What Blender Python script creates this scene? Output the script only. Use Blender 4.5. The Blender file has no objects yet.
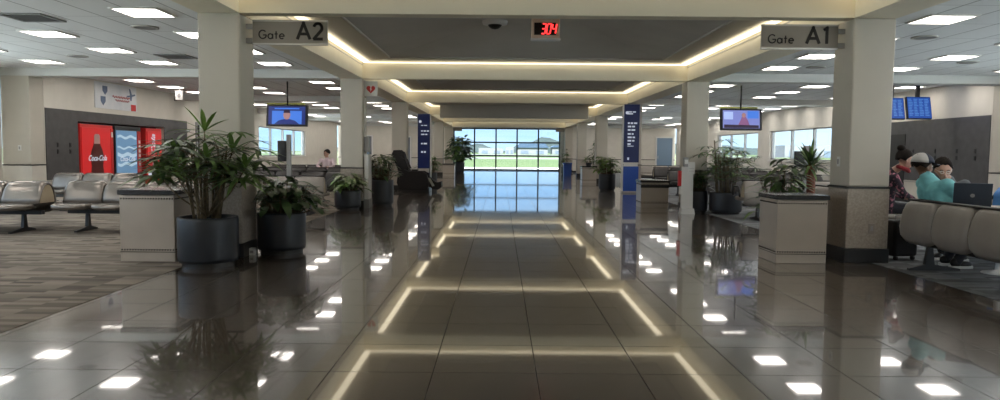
import bpy, bmesh, math, random
from mathutils import Vector, Matrix, Quaternion
SC = bpy.context.scene
COL = SC.collection
PI = math.pi
rnd = random.Random(7)

# ------------------------------------------------------------------ materials
def nt_mat(name):
    m = bpy.data.materials.new(name); m.use_nodes = True
    nt = m.node_tree
    return m, nt, nt.nodes.get('Principled BSDF')

def mat(name, col, rough=0.5, metal=0.0, var=0.0, scale=8.0, bump=0.0, stretch=None, spec=0.5, col2=None, detail=4.0):
    m, nt, b = nt_mat(name)
    b.inputs['Base Color'].default_value = (*col, 1)
    b.inputs['Roughness'].default_value = rough
    b.inputs['Metallic'].default_value = metal
    b.inputs['Specular IOR Level'].default_value = spec
    if var or bump or col2:
        tc = nt.nodes.new('ShaderNodeTexCoord'); mp = nt.nodes.new('ShaderNodeMapping')
        if stretch: mp.inputs['Scale'].default_value = stretch
        nt.links.new(tc.outputs['Object'], mp.inputs['Vector'])
        n = nt.nodes.new('ShaderNodeTexNoise'); n.inputs['Scale'].default_value = scale; n.inputs['Detail'].default_value = detail
        nt.links.new(mp.outputs['Vector'], n.inputs['Vector'])
        if var or col2:
            r = nt.nodes.new('ShaderNodeValToRGB')
            a, c = (col, col2) if col2 else (tuple(x*(1-var) for x in col), tuple(min(1, x*(1+var)) for x in col))
            r.color_ramp.elements[0].position = .35; r.color_ramp.elements[1].position = .65
            r.color_ramp.elements[0].color = (*a, 1); r.color_ramp.elements[1].color = (*c, 1)
            nt.links.new(n.outputs['Fac'], r.inputs['Fac']); nt.links.new(r.outputs['Color'], b.inputs['Base Color'])
        if bump:
            bp = nt.nodes.new('ShaderNodeBump'); bp.inputs['Strength'].default_value = bump; bp.inputs['Distance'].default_value = .01
            nt.links.new(n.outputs['Fac'], bp.inputs['Height']); nt.links.new(bp.outputs['Normal'], b.inputs['Normal'])
    return m

def emit(name, col, strength):
    m, nt, b = nt_mat(name)
    b.inputs['Base Color'].default_value = (*[c*.5 for c in col], 1)
    b.inputs['Emission Color'].default_value = (*col, 1)
    b.inputs['Emission Strength'].default_value = strength
    b.inputs['Roughness'].default_value = .4
    return m

def math_node(nt, op, a, b=None, c=None):
    n = nt.nodes.new('ShaderNodeMath'); n.operation = op
    for i, v in enumerate((a, b, c)):
        if v is None: continue
        if isinstance(v, (int, float)): n.inputs[i].default_value = v
        else: nt.links.new(v, n.inputs[i])
    return n.outputs[0]

def grid_mat(name, cols, pitch, off, gap, gapcol, rough, var=.1, spec=.5, noise=(3, .1), stretch=(1, 1, 1), bump=0.0, lines=(1, 1), rough_gap=.6):
    """world-position grid: tiles with a thin joint, each tile with its own slight tone"""
    m, nt, b = nt_mat(name)
    g = nt.nodes.new('ShaderNodeNewGeometry'); s = nt.nodes.new('ShaderNodeSeparateXYZ')
    nt.links.new(g.outputs['Position'], s.inputs[0])
    u = math_node(nt, 'DIVIDE', math_node(nt, 'SUBTRACT', s.outputs[0], off[0]), pitch[0])
    v = math_node(nt, 'DIVIDE', math_node(nt, 'SUBTRACT', s.outputs[1], off[1]), pitch[1])
    fu, fv = math_node(nt, 'FRACT', u), math_node(nt, 'FRACT', v)
    gu = math_node(nt, 'LESS_THAN', fu, gap[0]/pitch[0]*lines[0]) if gap[0] else 0.0
    gv = math_node(nt, 'LESS_THAN', fv, gap[1]/pitch[1]*lines[1]) if gap[1] else 0.0
    ln = math_node(nt, 'MAXIMUM', gu, gv)
    cb = nt.nodes.new('ShaderNodeCombineXYZ')
    nt.links.new(math_node(nt, 'FLOOR', u), cb.inputs[0]); nt.links.new(math_node(nt, 'FLOOR', v), cb.inputs[1])
    wn = nt.nodes.new('ShaderNodeTexWhiteNoise'); nt.links.new(cb.outputs[0], wn.inputs['Vector'])
    mp = nt.nodes.new('ShaderNodeMapping'); mp.inputs['Scale'].default_value = stretch
    nt.links.new(g.outputs['Position'], mp.inputs['Vector'])
    n = nt.nodes.new('ShaderNodeTexNoise'); n.inputs['Scale'].default_value = noise[0]; n.inputs['Detail'].default_value = 5
    nt.links.new(mp.outputs[0], n.inputs['Vector'])
    f = math_node(nt, 'ADD', math_node(nt, 'MULTIPLY', wn.outputs['Value'], var), math_node(nt, 'MULTIPLY', n.outputs['Fac'], noise[1]))
    r = nt.nodes.new('ShaderNodeValToRGB')
    r.color_ramp.elements[0].color = (*cols[0], 1); r.color_ramp.elements[1].color = (*cols[1], 1)
    nt.links.new(f, r.inputs['Fac'])
    mx = nt.nodes.new('ShaderNodeMix'); mx.data_type = 'RGBA'
    nt.links.new(ln, mx.inputs['Factor']); nt.links.new(r.outputs['Color'], mx.inputs['A']); mx.inputs['B'].default_value = (*gapcol, 1)
    nt.links.new(mx.outputs['Result'], b.inputs['Base Color'])
    b.inputs['Specular IOR Level'].default_value = spec
    rr = math_node(nt, 'ADD', math_node(nt, 'MULTIPLY', ln, rough_gap - rough), rough)
    nt.links.new(rr, b.inputs['Roughness'])
    if bump:
        bp = nt.nodes.new('ShaderNodeBump'); bp.inputs['Strength'].default_value = bump; bp.inputs['Distance'].default_value = .01
        nt.links.new(n.outputs['Fac'], bp.inputs['Height']); nt.links.new(bp.outputs['Normal'], b.inputs['Normal'])
    return m

M = {}
M['tile'] = grid_mat('polished_floor_tile', ((.064, .050, .037), (.102, .083, .064)), (.61, .61), (.22, 4.165), (.006, .006), (.012, .011, .010), .20, var=.6, noise=(1.5, .3), spec=.35)
_b = M['tile'].node_tree.nodes['Principled BSDF']; _b.inputs['Coat Weight'].default_value = .85; _b.inputs['Coat Roughness'].default_value = .035; _b.inputs['Coat IOR'].default_value = 1.55
_n = M['tile'].node_tree; _l = [n for n in _n.nodes if n.type == 'MATH' and n.operation == 'MAXIMUM'][0]
_n.links.new(math_node(_n, 'MULTIPLY', math_node(_n, 'SUBTRACT', 1.0, _l.outputs[0]), .85), _b.inputs['Coat Weight'])
M['carpet'] = grid_mat('carpet_plank', ((.085, .073, .062), (.27, .235, .195)), (.30, .085), (.1, .03), (0, 0), (0, 0, 0), .95, var=.8, noise=(26, .3), stretch=(.35, 1.6, 1), spec=.1, bump=.2)
M['carpet_blue'] = grid_mat('carpet_plank_grey_blue', ((.09, .095, .105), (.28, .295, .31)), (.30, .085), (.1, .03), (0, 0), (0, 0, 0), .95, var=.8, noise=(26, .3), stretch=(.35, 1.6, 1), spec=.1, bump=.2)
M['ceil'] = grid_mat('lay_in_ceiling_tile', ((.80, .83, .84), (.86, .88, .89)), (.61, 1.22), (.03, .2), (.022, .012), (.36, .37, .38), .85, var=.4, noise=(60, .4), spec=.2)
M['wall'] = mat('painted_wall_beige', (.67, .64, .575), .7, var=.03, scale=3)
M['column'] = mat('painted_column', (.55, .515, .445), .6, var=.025, scale=2)
M['wains'] = mat('speckled_wainscot', (.38, .335, .285), .6, var=.13, scale=40, bump=.1)
M['beam'] = mat('cream_beam', (.82, .76, .61), .6, var=.02, scale=2)
M['soffit'] = mat('side_beam_white', (.66, .67, .65), .7)
M['vault'] = mat('vault_grey', (.60, .58, .54), .75, var=.04, scale=1.2)
M['ledge'] = mat('ledge_grey', (.52, .50, .46), .7)
M['trimgrey'] = mat('grey_trim', (.46, .45, .42), .5)
M['bulk'] = mat('bulkhead_grey', (.48, .475, .46), .6)
M['blacktrim'] = mat('black_trim', (.018, .017, .016), .4)
M['panel'] = mat('charcoal_wall_panel', (.075, .073, .075), .45, var=.12, scale=5)
M['mull'] = mat('dark_bronze_mullion', (.03, .035, .045), .4, .3)
M['white'] = mat('white_plastic', (.72, .72, .70), .35)
M['grey'] = mat('grey_plastic', (.33, .33, .33), .45)
M['black'] = mat('black_plastic', (.012, .012, .013), .35)
M['blackfab'] = mat('black_vinyl', (.012, .010, .010), .5, var=.2, scale=20, spec=.3)
M['steel'] = mat('brushed_steel', (.5, .5, .5), .3, .9)
M['ped'] = mat('taupe_metal_panel', (.46, .405, .345), .33, .25, var=.05, scale=2)
M['pedtop'] = mat('black_stone_top', (.022, .021, .022), .25, var=.3, scale=60)
M['rivet'] = mat('rivet_dark', (.06, .052, .045), .35, .5)
M['pot'] = mat('slate_blue_pot', (.015, .019, .026), .38, var=.15, scale=4)
M['soil'] = mat('soil', (.05, .038, .028), .95, var=.4, scale=40, bump=.6)
M['stem'] = mat('cane_stem', (.13, .10, .055), .7, var=.3, scale=25)
M['leafg'] = mat('leaf_green', (.075, .15, .032), .45, col2=(.14, .25, .06), scale=9)
M['leafd'] = mat('leaf_dark', (.024, .058, .020), .4, col2=(.055, .11, .035), scale=9)
M['leafv'] = mat('leaf_variegated', (.07, .13, .05), .42, col2=(.30, .35, .20), scale=26)
M['leafy'] = mat('leaf_fresh', (.12, .23, .04), .45, col2=(.2, .33, .07), scale=9)
M['shell'] = mat('bronze_taupe_vinyl', (.20, .178, .158), .24, .55, var=.06, scale=4)
M['shellb'] = mat('beige_seat_shell', (.31, .28, .25), .42, var=.05, scale=4)
M['inner'] = mat('seat_inner_beige', (.50, .42, .30), .6)
M['alu'] = mat('dark_cast_aluminium', (.05, .05, .052), .4, .6)
M['navy'] = emit('backlit_navy_panel', (.005, .011, .055), .3)
M['bluebase'] = mat('blue_panel', (.02, .085, .42), .35)
M['wtext'] = emit('white_lettering', (.6, .65, .75), .4)
M['coke'] = emit('lit_red_front', (.55, .010, .012), .42)
M['red'] = mat('red_plastic', (.55, .02, .02), .4)
M['signface'] = mat('sign_plate_grey', (.27, .25, .225), .4, .15)
M['letter'] = mat('black_lettering', (.006, .006, .006), .5)
M['skin1'] = mat('brown_skin', (.17, .085, .05), .5)
M['skin2'] = mat('light_skin', (.55, .33, .25), .5)
M['teal'] = mat('teal_cotton', (.17, .47, .50), .8, var=.12, scale=12)
M['greyshirt'] = mat('grey_cotton', (.13, .14, .155), .85, var=.12, scale=14)
M['pinkshirt'] = mat('pale_pink_cotton', (.62, .52, .56), .85, var=.06, scale=9)
M['floral'] = mat('dark_floral_cloth', (.022, .016, .026), .85, col2=(.42, .15, .20), scale=17)
_r = [n for n in M['floral'].node_tree.nodes if n.type == 'VALTORGB'][0].color_ramp; _r.elements[0].position = .52; _r.elements[1].position = .62
M['denim'] = mat('dark_trousers', (.02, .022, .03), .85, var=.2, scale=20)
M['hair'] = mat('dark_hair', (.014, .010, .008), .75, var=.3, scale=30, spec=.15)
M['capnavy'] = mat('navy_cap_cloth', (.015, .02, .04), .8)
M['capgrey'] = mat('light_grey_cap_cloth', (.5, .48, .46), .8)
M['terra'] = mat('reddish_trunk', (.20, .075, .05), .7, var=.3, scale=20)
M['laptop'] = mat('dark_slate_laptop', (.045, .06, .085), .35, .4)
M['bluebag'] = mat('blue_nylon', (.08, .25, .62), .5)
M['blueseat'] = mat('blue_seat_pad', (.06, .10, .16), .5)
M['troffer'] = emit('ceiling_light_diffuser', (1.0, .93, .86), 7.0)
M['cove'] = emit('cove_lamp', (1.0, .88, .64), 1.5)
M['grass'] = mat('airfield_grass', (.058, .092, .025), .9, col2=(.082, .114, .034), scale=.02)
M['apron'] = mat('concrete_apron', (.78, .77, .75), .85, var=.06, scale=.05)
M['runway'] = mat('runway_concrete', (.19, .19, .18), .85, var=.06, scale=.05)
M['hill'] = mat('wooded_hill', (.016, .028, .028), .95, col2=(.029, .044, .041), scale=.02)
M['bldw'] = mat('white_building', (.21, .215, .23), .7)
M['bldb'] = mat('blue_roof', (.045, .08, .14), .6)
M['bldd'] = mat('building_openings', (.12, .15, .2), .6)
M['paper'] = mat('printed_paper', (.62, .66, .70), .6, col2=(.74, .76, .78), scale=2.5)
M['ink1'] = mat('grey_blue_ink', (.12, .17, .27), .6)
M['ink2'] = mat('pink_red_ink', (.55, .16, .17), .6)
M['tvblue'] = emit('screen_blue', (.05, .17, .62), .6)
M['tvnavy'] = emit('screen_dark_blue', (.01, .02, .12), .8)
M['tvskin'] = emit('screen_face', (.32, .17, .16), .6)
M['tvlilac'] = emit('screen_lilac', (.17, .20, .50), .6)
M['tvdark'] = emit('screen_dark', (.02, .01, .03), .6)
M['tvwhite'] = emit('screen_light', (.35, .45, .75), .6)
M['tvpurple'] = emit('screen_purple', (.22, .09, .20), .6)
M['fids'] = emit('flight_screen_blue', (.008, .05, .25), .7)
M['fidsrow'] = emit('flight_screen_rows', (.06, .16, .42), .7)
M['led'] = emit('red_led', (1.0, .03, .03), 2.2)
M['vendscreen'] = emit('vending_screen', (.10, .20, .32), .6)
M['vendlight'] = emit('vending_screen_light', (.34, .46, .55), .6)
M['shelld'] = mat('dark_seat_vinyl', (.05, .046, .044), .4, var=.1, scale=5)
M['wood'] = mat('counter_dark', (.06, .055, .055), .4, var=.2, scale=10)
M['doorblue'] = mat('pale_blue_door', (.20, .30, .42), .5)
M['yellow'] = mat('yellow_green_bar', (.40, .42, .10), .5)
M['clockbody'] = mat('tan_clock_case', (.72, .58, .45), .5)
M['ventm'] = mat('ceiling_vent_grey', (.10, .10, .095), .6)
M['spk'] = mat('speaker_grille_grey', (.24, .245, .245), .7)

def glass_mat():
    m, nt, b = nt_mat('window_glass')
    nt.nodes.remove(b)
    out = nt.nodes['Material Output']
    t = nt.nodes.new('ShaderNodeBsdfTransparent'); t.inputs[0].default_value = (.90, .96, .99, 1)
    g = nt.nodes.new('ShaderNodeBsdfGlossy'); g.inputs['Roughness'].default_value = .02
    x = nt.nodes.new('ShaderNodeMixShader'); x.inputs[0].default_value = .05
    nt.links.new(t.outputs[0], x.inputs[1]); nt.links.new(g.outputs[0], x.inputs[2]); nt.links.new(x.outputs[0], out.inputs[0])
    return m
M['glass'] = glass_mat()

# ------------------------------------------------------------------ mesh helper
class MB:
    def __init__(s): s.v, s.f, s.m, s.sm = [], [], [], []
    def add(s, vs, fs, mi=0, smooth=False, T=None):
        b = len(s.v)
        s.v += [tuple(T @ Vector(p)) if T else tuple(p) for p in vs]
        for f in fs:
            s.f.append(tuple(b+i for i in f)); s.m.append(mi); s.sm.append(smooth)
        return s
    def box(s, x0, x1, y0, y1, z0, z1, mi=0, T=None):
        v = [(x, y, z) for z in (z0, z1) for y in (y0, y1) for x in (x0, x1)]
        return s.add(v, [(0, 2, 3, 1), (4, 5, 7, 6), (0, 1, 5, 4), (2, 6, 7, 3), (0, 4, 6, 2), (1, 3, 7, 5)], mi, False, T)
    def lathe(s, prof, c=(0, 0, 0), n=24, mi=0, smooth=True, T=None, cap=True):
        vs, fs = [], []
        for r, z in prof:
            for i in range(n):
                a = 2*PI*i/n; vs.append((c[0]+r*math.cos(a), c[1]+r*math.sin(a), c[2]+z))
        for k in range(len(prof)-1):
            for i in range(n):
                j = (i+1) % n; fs.append((k*n+i, k*n+j, (k+1)*n+j, (k+1)*n+i))
        s.add(vs, fs, mi, smooth, T)
        if cap:
            k = len(prof)-1
            s.add([vs[i] for i in range(n)], [tuple(range(n-1, -1, -1))], mi, False, T)
            s.add([vs[k*n+i] for i in range(n)], [tuple(range(n))], mi, False, T)
        return s
    def tube(s, pts, r, n=8, mi=0, T=None):
        pts = [Vector(p) for p in pts]; rs = r if isinstance(r, (list, tuple)) else [r]*len(pts)
        vs, fs = [], []
        for i, p in enumerate(pts):
            d = (pts[min(i+1, len(pts)-1)]-pts[max(i-1, 0)]).normalized()
            a = d.orthogonal().normalized() if i == 0 else (pa - d*pa.dot(d)).normalized()
            pa = a; b = d.cross(a)
            for k in range(n):
                t = 2*PI*k/n; vs.append(p+(a*math.cos(t)+b*math.sin(t))*rs[i])
        for i in range(len(pts)-1):
            for k in range(n):
                j = (k+1) % n; fs.append((i*n+k, i*n+j, (i+1)*n+j, (i+1)*n+k))
        fs.append(tuple(range(n-1, -1, -1))); fs.append(tuple((len(pts)-1)*n+k for k in range(n)))
        return s.add(vs, fs, mi, True, T)
    def prism(s, poly, a0, a1, axis='y', mi=0, T=None, smooth=False):
        """polygon of 2D points extruded: axis y -> points are (x,z); axis x -> (y,z); axis z -> (x,y)"""
        def P(p, t): return {'y': (p[0], t, p[1]), 'x': (t, p[0], p[1]), 'z': (p[0], p[1], t)}[axis]
        n = len(poly)
        vs = [P(p, a0) for p in poly]+[P(p, a1) for p in poly]
        s.add(vs, [(i, (i+1) % n, n+(i+1) % n, n+i) for i in range(n)], mi, smooth, T)
        s.add(vs, [tuple(range(n-1, -1, -1)), tuple(range(n, 2*n))], mi, False, T)
        return s
    def ball(s, c, r, mi=0, n=14, T=None):
        r = r if isinstance(r, (tuple, list)) else (r, r, r)
        vs, fs = [], []
        h = n//2
        for i in range(h+1):
            t = PI*i/h
            for k in range(n):
                a = 2*PI*k/n
                vs.append((c[0]+r[0]*math.sin(t)*math.cos(a), c[1]+r[1]*math.sin(t)*math.sin(a), c[2]+r[2]*math.cos(t)))
        for i in range(h):
            for k in range(n):
                j = (k+1) % n; fs.append((i*n+k, (i+1)*n+k, (i+1)*n+j, i*n+j))
        return s.add(vs, fs, mi, True, T)
    def grid(s, rows, mi=0, smooth=True, T=None, closed=False):
        n = len(rows[0]); vs = [p for r in rows for p in r]; fs = []
        for i in range(len(rows)-1):
            for k in range(n if closed else n-1):
                j = (k+1) % n; fs.append((i*n+k, i*n+j, (i+1)*n+j, (i+1)*n+k))
        return s.add(vs, fs, mi, smooth, T)
    def mesh(s, name, mats):
        me = bpy.data.meshes.new(name); me.from_pydata(s.v, [], s.f)
        for m in (mats if isinstance(mats, (list, tuple)) else [mats]): me.materials.append(M[m] if isinstance(m, str) else m)
        me.polygons.foreach_set('material_index', s.m); me.polygons.foreach_set('use_smooth', s.sm)
        bm = bmesh.new(); bm.from_mesh(me); bmesh.ops.recalc_face_normals(bm, faces=bm.faces); bm.to_mesh(me); bm.free()
        me.update(); return me
    def obj(s, name, mats, parent=None, bevel=0, solid=0, loc=None):
        o = bpy.data.objects.new(name, s.mesh(name, mats)); COL.objects.link(o)
        if parent: o.parent = parent
        if loc: o.location = loc
        if solid:
            d = o.modifiers.new('solid', 'SOLIDIFY'); d.thickness = solid; d.offset = 0
        if bevel:
            d = o.modifiers.new('bevel', 'BEVEL'); d.width = bevel; d.segments = 2; d.limit_method = 'ANGLE'
        return o

def tag(o, label, cat, group=None, kind=None):
    o['label'] = label; o['category'] = cat
    if group: o['group'] = group
    if kind: o['kind'] = kind
    return o
def thing(name, label, cat, loc=(0, 0, 0), rz=0, group=None):
    o = bpy.data.objects.new(name, None); COL.objects.link(o)
    o.location = loc; o.rotation_euler = (0, 0, rz); o.empty_display_size = .1
    return tag(o, label, cat, group)
def struct(name, mb, m, bevel=0, parent=None):
    o = mb.obj(name, m, parent, bevel)
    if not parent: o['kind'] = 'structure'
    return o
def copy_tree(root, loc, rz, label):
    r = root.copy(); COL.objects.link(r); r.location = loc; r.rotation_euler = (0, 0, rz); r['label'] = label
    def rec(a, b):
        for ch in list(a.children):
            c = ch.copy(); COL.objects.link(c); c.parent = b; rec(ch, c)
    rec(root, r); return r
def RZ(a): return Matrix.Rotation(a, 4, 'Z')
def TR(*p): return Matrix.Translation(Vector(p))

# ------------------------------------------------------------------ building dimensions
LX, RX, CW = -3.11, 4.18, .50            # inner faces of the column lines, column width
D0, PITCH = 8.65, 7.64
LINE = lambda k: D0+PITCH*(k-1)          # near face of column line k
LINES = [-1, 0, 1, 2, 3, 4, 5, 6]
TB = .22                                 # thickness of the cross beams
BZ, BT, CZ = 2.92, 3.25, 3.10            # beam underside, top of beam face, side ceiling
XL, XR, YEND, YB = -10.6, 11.4, 51.4, -6.9
YSIDE = LINE(6)+.0                       # far walls of the side areas

# floors
struct('floor', MB().box(-3.5, 4.5, YB, YEND, -.06, 0), 'tile')
struct('floor_left', MB().box(-11.3, -3.5, YB, YSIDE, -.06, .004), 'carpet')
struct('floor_right', MB().box(4.5, 12.1, YB, YSIDE, -.06, .004), 'carpet_blue')

# columns
def column(k, side):
    y = LINE(k); x0 = LX-CW if side == 'l' else RX
    c = struct('column', MB().box(x0, x0+CW, y, y+CW, .92, BZ), 'column', .02)
    struct('wainscot', MB().box(x0-.006, x0+CW+.006, y-.006, y+CW+.006, .17, .9), 'wains', .012, c)
    struct('rail_trim', MB().box(x0-.014, x0+CW+.014, y-.014, y+CW+.014, .9, .925), 'blacktrim', .004, c)
    struct('base_trim', MB().box(x0-.02, x0+CW+.02, y-.02, y+CW+.02, 0, .17), 'blacktrim', .006, c)
for k in (1, 2, 3, 4, 5, 6):
    for s_ in 'lr': column(k, s_)

# beams, coves and vaults over the aisle
for k in LINES:
    y = LINE(k)
    struct('beam', MB().box(LX-CW, LX, y, y+CW, BZ, BT+.1).box(RX, RX+CW, y, y+CW, BZ, BT+.1).box(LX, RX, y, y+TB, BZ, BT+.1), 'beam')
    if k < 2: continue
    struct('side_beam', MB().box(-11.3, LX-CW-.002, y, y+CW, BZ, CZ+.05), 'soffit')
    struct('side_beam', MB().box(RX+CW+.002, 12.1, y, y+CW, BZ, CZ+.05), 'soffit')
for i, k in enumerate(LINES[:-1]):
    y0, y1 = LINE(k)+TB, LINE(k+1)
    for x0 in (LX-CW, RX):
        b = struct('beam', MB().box(x0, x0+CW, LINE(k)+CW+.001, y1-.001, BZ, BT+.1), 'beam')
        xi = LX if x0 < 0 else RX
        sg = 1 if x0 < 0 else -1
        xa, xb = sorted((xi, xi+sg*.012))
        struct('beam_lip', MB().box(xa, xb, LINE(k)+CW, y1-.012, BT-.035, BT-.02), 'trimgrey', 0, b)
    # cove lamps: a ring of downward strips just inside the beam faces, above them the closing board
    a, w, wt = .05, .13, .045
    ring = MB()
    ring.box(LX+a, LX+a+w, y0+a, y1-a, BT+.012, BT+.03); ring.box(RX-a-w, RX-a, y0+a, y1-a, BT+.012, BT+.03)
    ring.box(LX+a+w, RX-a-w, y0+a, y0+a+wt, BT+.012, BT+.03); ring.box(LX+a+w, RX-a-w, y1-a-wt, y1-a, BT+.012, BT+.03)
    struct('cove_light_strip', ring, 'cove')
    L = .72; zl, zt = BT+.06, 3.68; q = 2.0
    def rect(o, z): return [(LX+o, y0+o, z), (RX-o, y0+o, z), (RX-o, y1-o, z), (LX+o, y1-o, z)]
    led = MB(); r0, r1 = rect(0, zl), rect(L, zl)
    led.add(r0+r1, [(n, (n+1) % 4, 4+(n+1) % 4, 4+n) for n in range(4)])
    struct('ceiling_ledge', led, 'ledge')
    vt = MB(); r2 = rect(L+q, zt)
    vt.add(r1+r2, [(n, (n+1) % 4, 4+(n+1) % 4, 4+n) for n in range(4)]); vt.add(r2, [(0, 1, 2, 3)])
    v_ = struct('ceiling_vault', vt, 'vault')
    tr = MB()
    for n in range(4):
        p, p2 = Vector(r1[n]), Vector(r1[(n+1) % 4]); tr.tube([p-Vector((0, 0, .008)), p2-Vector((0, 0, .008))], .022, 6)
    struct('ceiling_trim', tr, 'trimgrey', 0, v_)
# grey shutter housing across the aisle and the lower end of the hall
struct('ceiling_bulkhead', MB().box(-2.62, 3.78, 31.2, 31.5, 2.76, 3.45), 'bulk', .01)
struct('ceiling_end', MB().box(-11.3, 12.1, LINE(6)+CW, YEND+.3, 3.3, 3.4), 'soffit')
# side ceilings
struct('ceiling_left', MB().box(-11.3, LX-CW, YB, LINE(6), CZ, CZ+.04), 'ceil')
struct('ceiling_right', MB().box(RX+CW, 12.1, YB, LINE(6), CZ, CZ+.04), 'ceil')
struct('roof', MB().box(-11.6, 12.4, YB-.2, YEND+.8, 4.2, 4.4), 'bulk')

# walls
def wall_y(name, x0, x1, y0, y1, opens, m='wall', ztop=4.2):
    """wall running along Y with openings [(ya,yb,za,zb)]"""
    mb = MB(); y = y0
    for ya, yb, za, zb in opens:
        mb.box(x0, x1, y, ya, 0, ztop)
        if za > 0: mb.box(x0, x1, ya, yb, 0, za)
        mb.box(x0, x1, ya, yb, zb, ztop); y = yb
    mb.box(x0, x1, y, y1, 0, ztop)
    return struct(name, mb, m)
WL = [(18.1, 22.75, 0, 1.98), (31.7, 39.3, 1.02, 2.35)]
WR = [(24.5, 30.6, 1.08, 2.28), (32.0, 38.0, 1.08, 2.28)]
wall_y('wall_left', XL-.25, XL, 16.79, YSIDE, WL)
wall_y('wall_right', XR, XR+.25, 16.79, YSIDE, WR)
WF = [(-6, 3.8, .3, 2.95), (4.4, 14.2, .3, 2.95)]  # openings for added, unseen windows that let daylight onto ceiling and front seats
wall_y('wall_left_front', -11.45, -11.25, YB, 16.29, WF)
wall_y('wall_right_front', 12.05, 12.3, YB, 16.29, WF)
struct('wall_back', MB().box(-11.5, 12.3, YB-.2, YB, 0, 4.2), 'wall')
struct('wall_far_left', MB().box(XL, LX-CW+.1, YSIDE+.3, YSIDE+.5, 0, 4.2), 'wall')
struct('wall_far_right', MB().box(RX+CW-.1, XR, YSIDE+.3, YSIDE+.5, 0, 4.2), 'wall')
struct('wall_end_left', MB().box(LX-.6, LX-.4, YSIDE+.5, YEND, 0, 3.3), 'wall')
struct('wall_end_right', MB().box(RX+.4, RX+.6, YSIDE+.5, YEND, 0, 3.3), 'wall')
WX0, WX1, WZ1 = -3.36, 4.25, 3.0
struct('wall_end', MB().box(-11.3, WX0, YEND, YEND+.25, 0, 4.2).box(WX1, 12.1, YEND, YEND+.25, 0, 4.2).box(WX0, WX1, YEND, YEND+.25, WZ1, 4.2), 'wall')
for nm, x0 in (('wall_pilaster_left', -11.25), ('wall_pilaster_right', 11.4)):
    p = struct(nm, MB().box(x0, x0+.65, 16.29, 16.79, .92, BZ), 'column', .015)
    struct('wainscot', MB().box(x0-.006, x0+.656, 16.284, 16.796, .17, .9), 'wall', .01, p)
    struct('rail_trim', MB().box(x0-.014, x0+.664, 16.276, 16.804, .9, .925), 'blacktrim', .004, p)
    struct('base_trim', MB().box(x0-.02, x0+.67, 16.27, 16.81, 0, .17), 'blacktrim', .006, p)
# charcoal panels, rails and skirting
struct('wall_panel_left', MB().box(XL, XL+.02, 16.82, 18.1, .55, 2.24).box(XL, XL+.02, 18.1, 22.75, 1.98, 2.24).box(XL, XL+.02, 22.75, 24.4, .55, 2.24), 'panel')
struct('wall_alcove', MB().box(-11.6, -11.5, 17.9, 22.95, 0, 2.2).box(-11.5, -10.85, 17.9, 18.1, 0, 2.2).box(-11.5, -10.85, 22.75, 22.95, 0, 2.2).box(-11.5, -10.85, 18.1, 22.75, 1.98, 2.2).box(-11.5, -11.3, 18.1, 22.75, -.06, .003), 'panel')
struct('wall_panel_right', MB().box(XR-.02, XR, 16.82, 22.6, .62, 2.26), 'panel', .004)
for nm, a in (('trim_1', (XL, XL+.03, 16.82, 18.1, .5, .53)), ('trim_5', (XL, XL+.03, 22.75, YSIDE, .5, .53)), ('trim_2', (XR-.03, XR, 16.82, YSIDE, .57, .60))):
    struct(nm, MB().box(*a), 'trimgrey')
for nm, a in (('baseboard_left', (XL, XL+.02, 22.75, YSIDE, 0, .12)), ('baseboard_right', (XR-.02, XR, 16.82, YSIDE, 0, .12)),
              ('baseboard_far_left', (XL, LX-CW, YSIDE+.27, YSIDE+.3, 0, .12)), ('baseboard_far_right', (RX+CW, XR, YSIDE+.27, YSIDE+.3, 0, .12))):
    struct(nm, MB().box(*a), 'blacktrim')
for nm, a in (('trim_3', (XL, LX-CW, YSIDE+.27, YSIDE+.3, .86, .9)), ('trim_4', (RX+CW, XR, YSIDE+.27, YSIDE+.3, .86, .9))):
    struct(nm, MB().box(*a), 'blacktrim')

# windows
def window_frame_y(nm, x, y0, y1, z0, z1, bars):
    mb = MB(); t = .05
    mb.box(x-t, x+t, y0, y1, z0-.03, z0+.05).box(x-t, x+t, y0, y1, z1-.05, z1+.0)
    for b in bars: mb.box(x-t, x+t, b-.05, b+.05, z0, z1)
    w = struct(nm, mb, 'grey')
    struct('pane', MB().box(x-.006, x+.006, y0, y1, z0, z1), 'glass', 0, w)
    struct('sill', MB().box(x-.17, x+.17, y0-.04, y1+.04, z0-.06, z0-.031), 'white', 0, w)
    return w
window_frame_y('window_1', XL-.12, *WL[1], (31.75, 33.6, 35.5, 37.4, 39.25))
window_frame_y('window_2', XR+.12, *WR[0], (24.55, 26.5, 28.5, 30.55))
window_frame_y('window_3', XR+.12, *WR[1], (32.05, 34, 36, 37.95))
for i_, (x_, o_) in enumerate(((-11.35, WF[0]), (-11.35, WF[1]), (12.17, WF[0]), (12.17, WF[1]))):  # added windows out of view, put in to bring more daylight inside
    window_frame_y(f'window_{5+i_}', x_, *o_, [o_[0]+.05+(o_[1]-o_[0]-.1)*j/5 for j in range(6)])
mb = MB(); ye = YEND+.12
xs = [WX0+.04, -1.85, -.32, 1.18, 2.70, WX1-.04]
for x in xs: mb.box(x-.05, x+.05, ye-.07, ye+.07, 0, WZ1)
for z in (.05, 1.04, 1.98, WZ1-.04): mb.box(WX0, WX1, ye-.07, ye+.07, z-.05, z+.05)
w4 = struct('window_4', mb, 'mull')
struct('pane', MB().box(WX0, WX1, ye-.006, ye+.006, 0, WZ1), 'glass', 0, w4)
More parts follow.
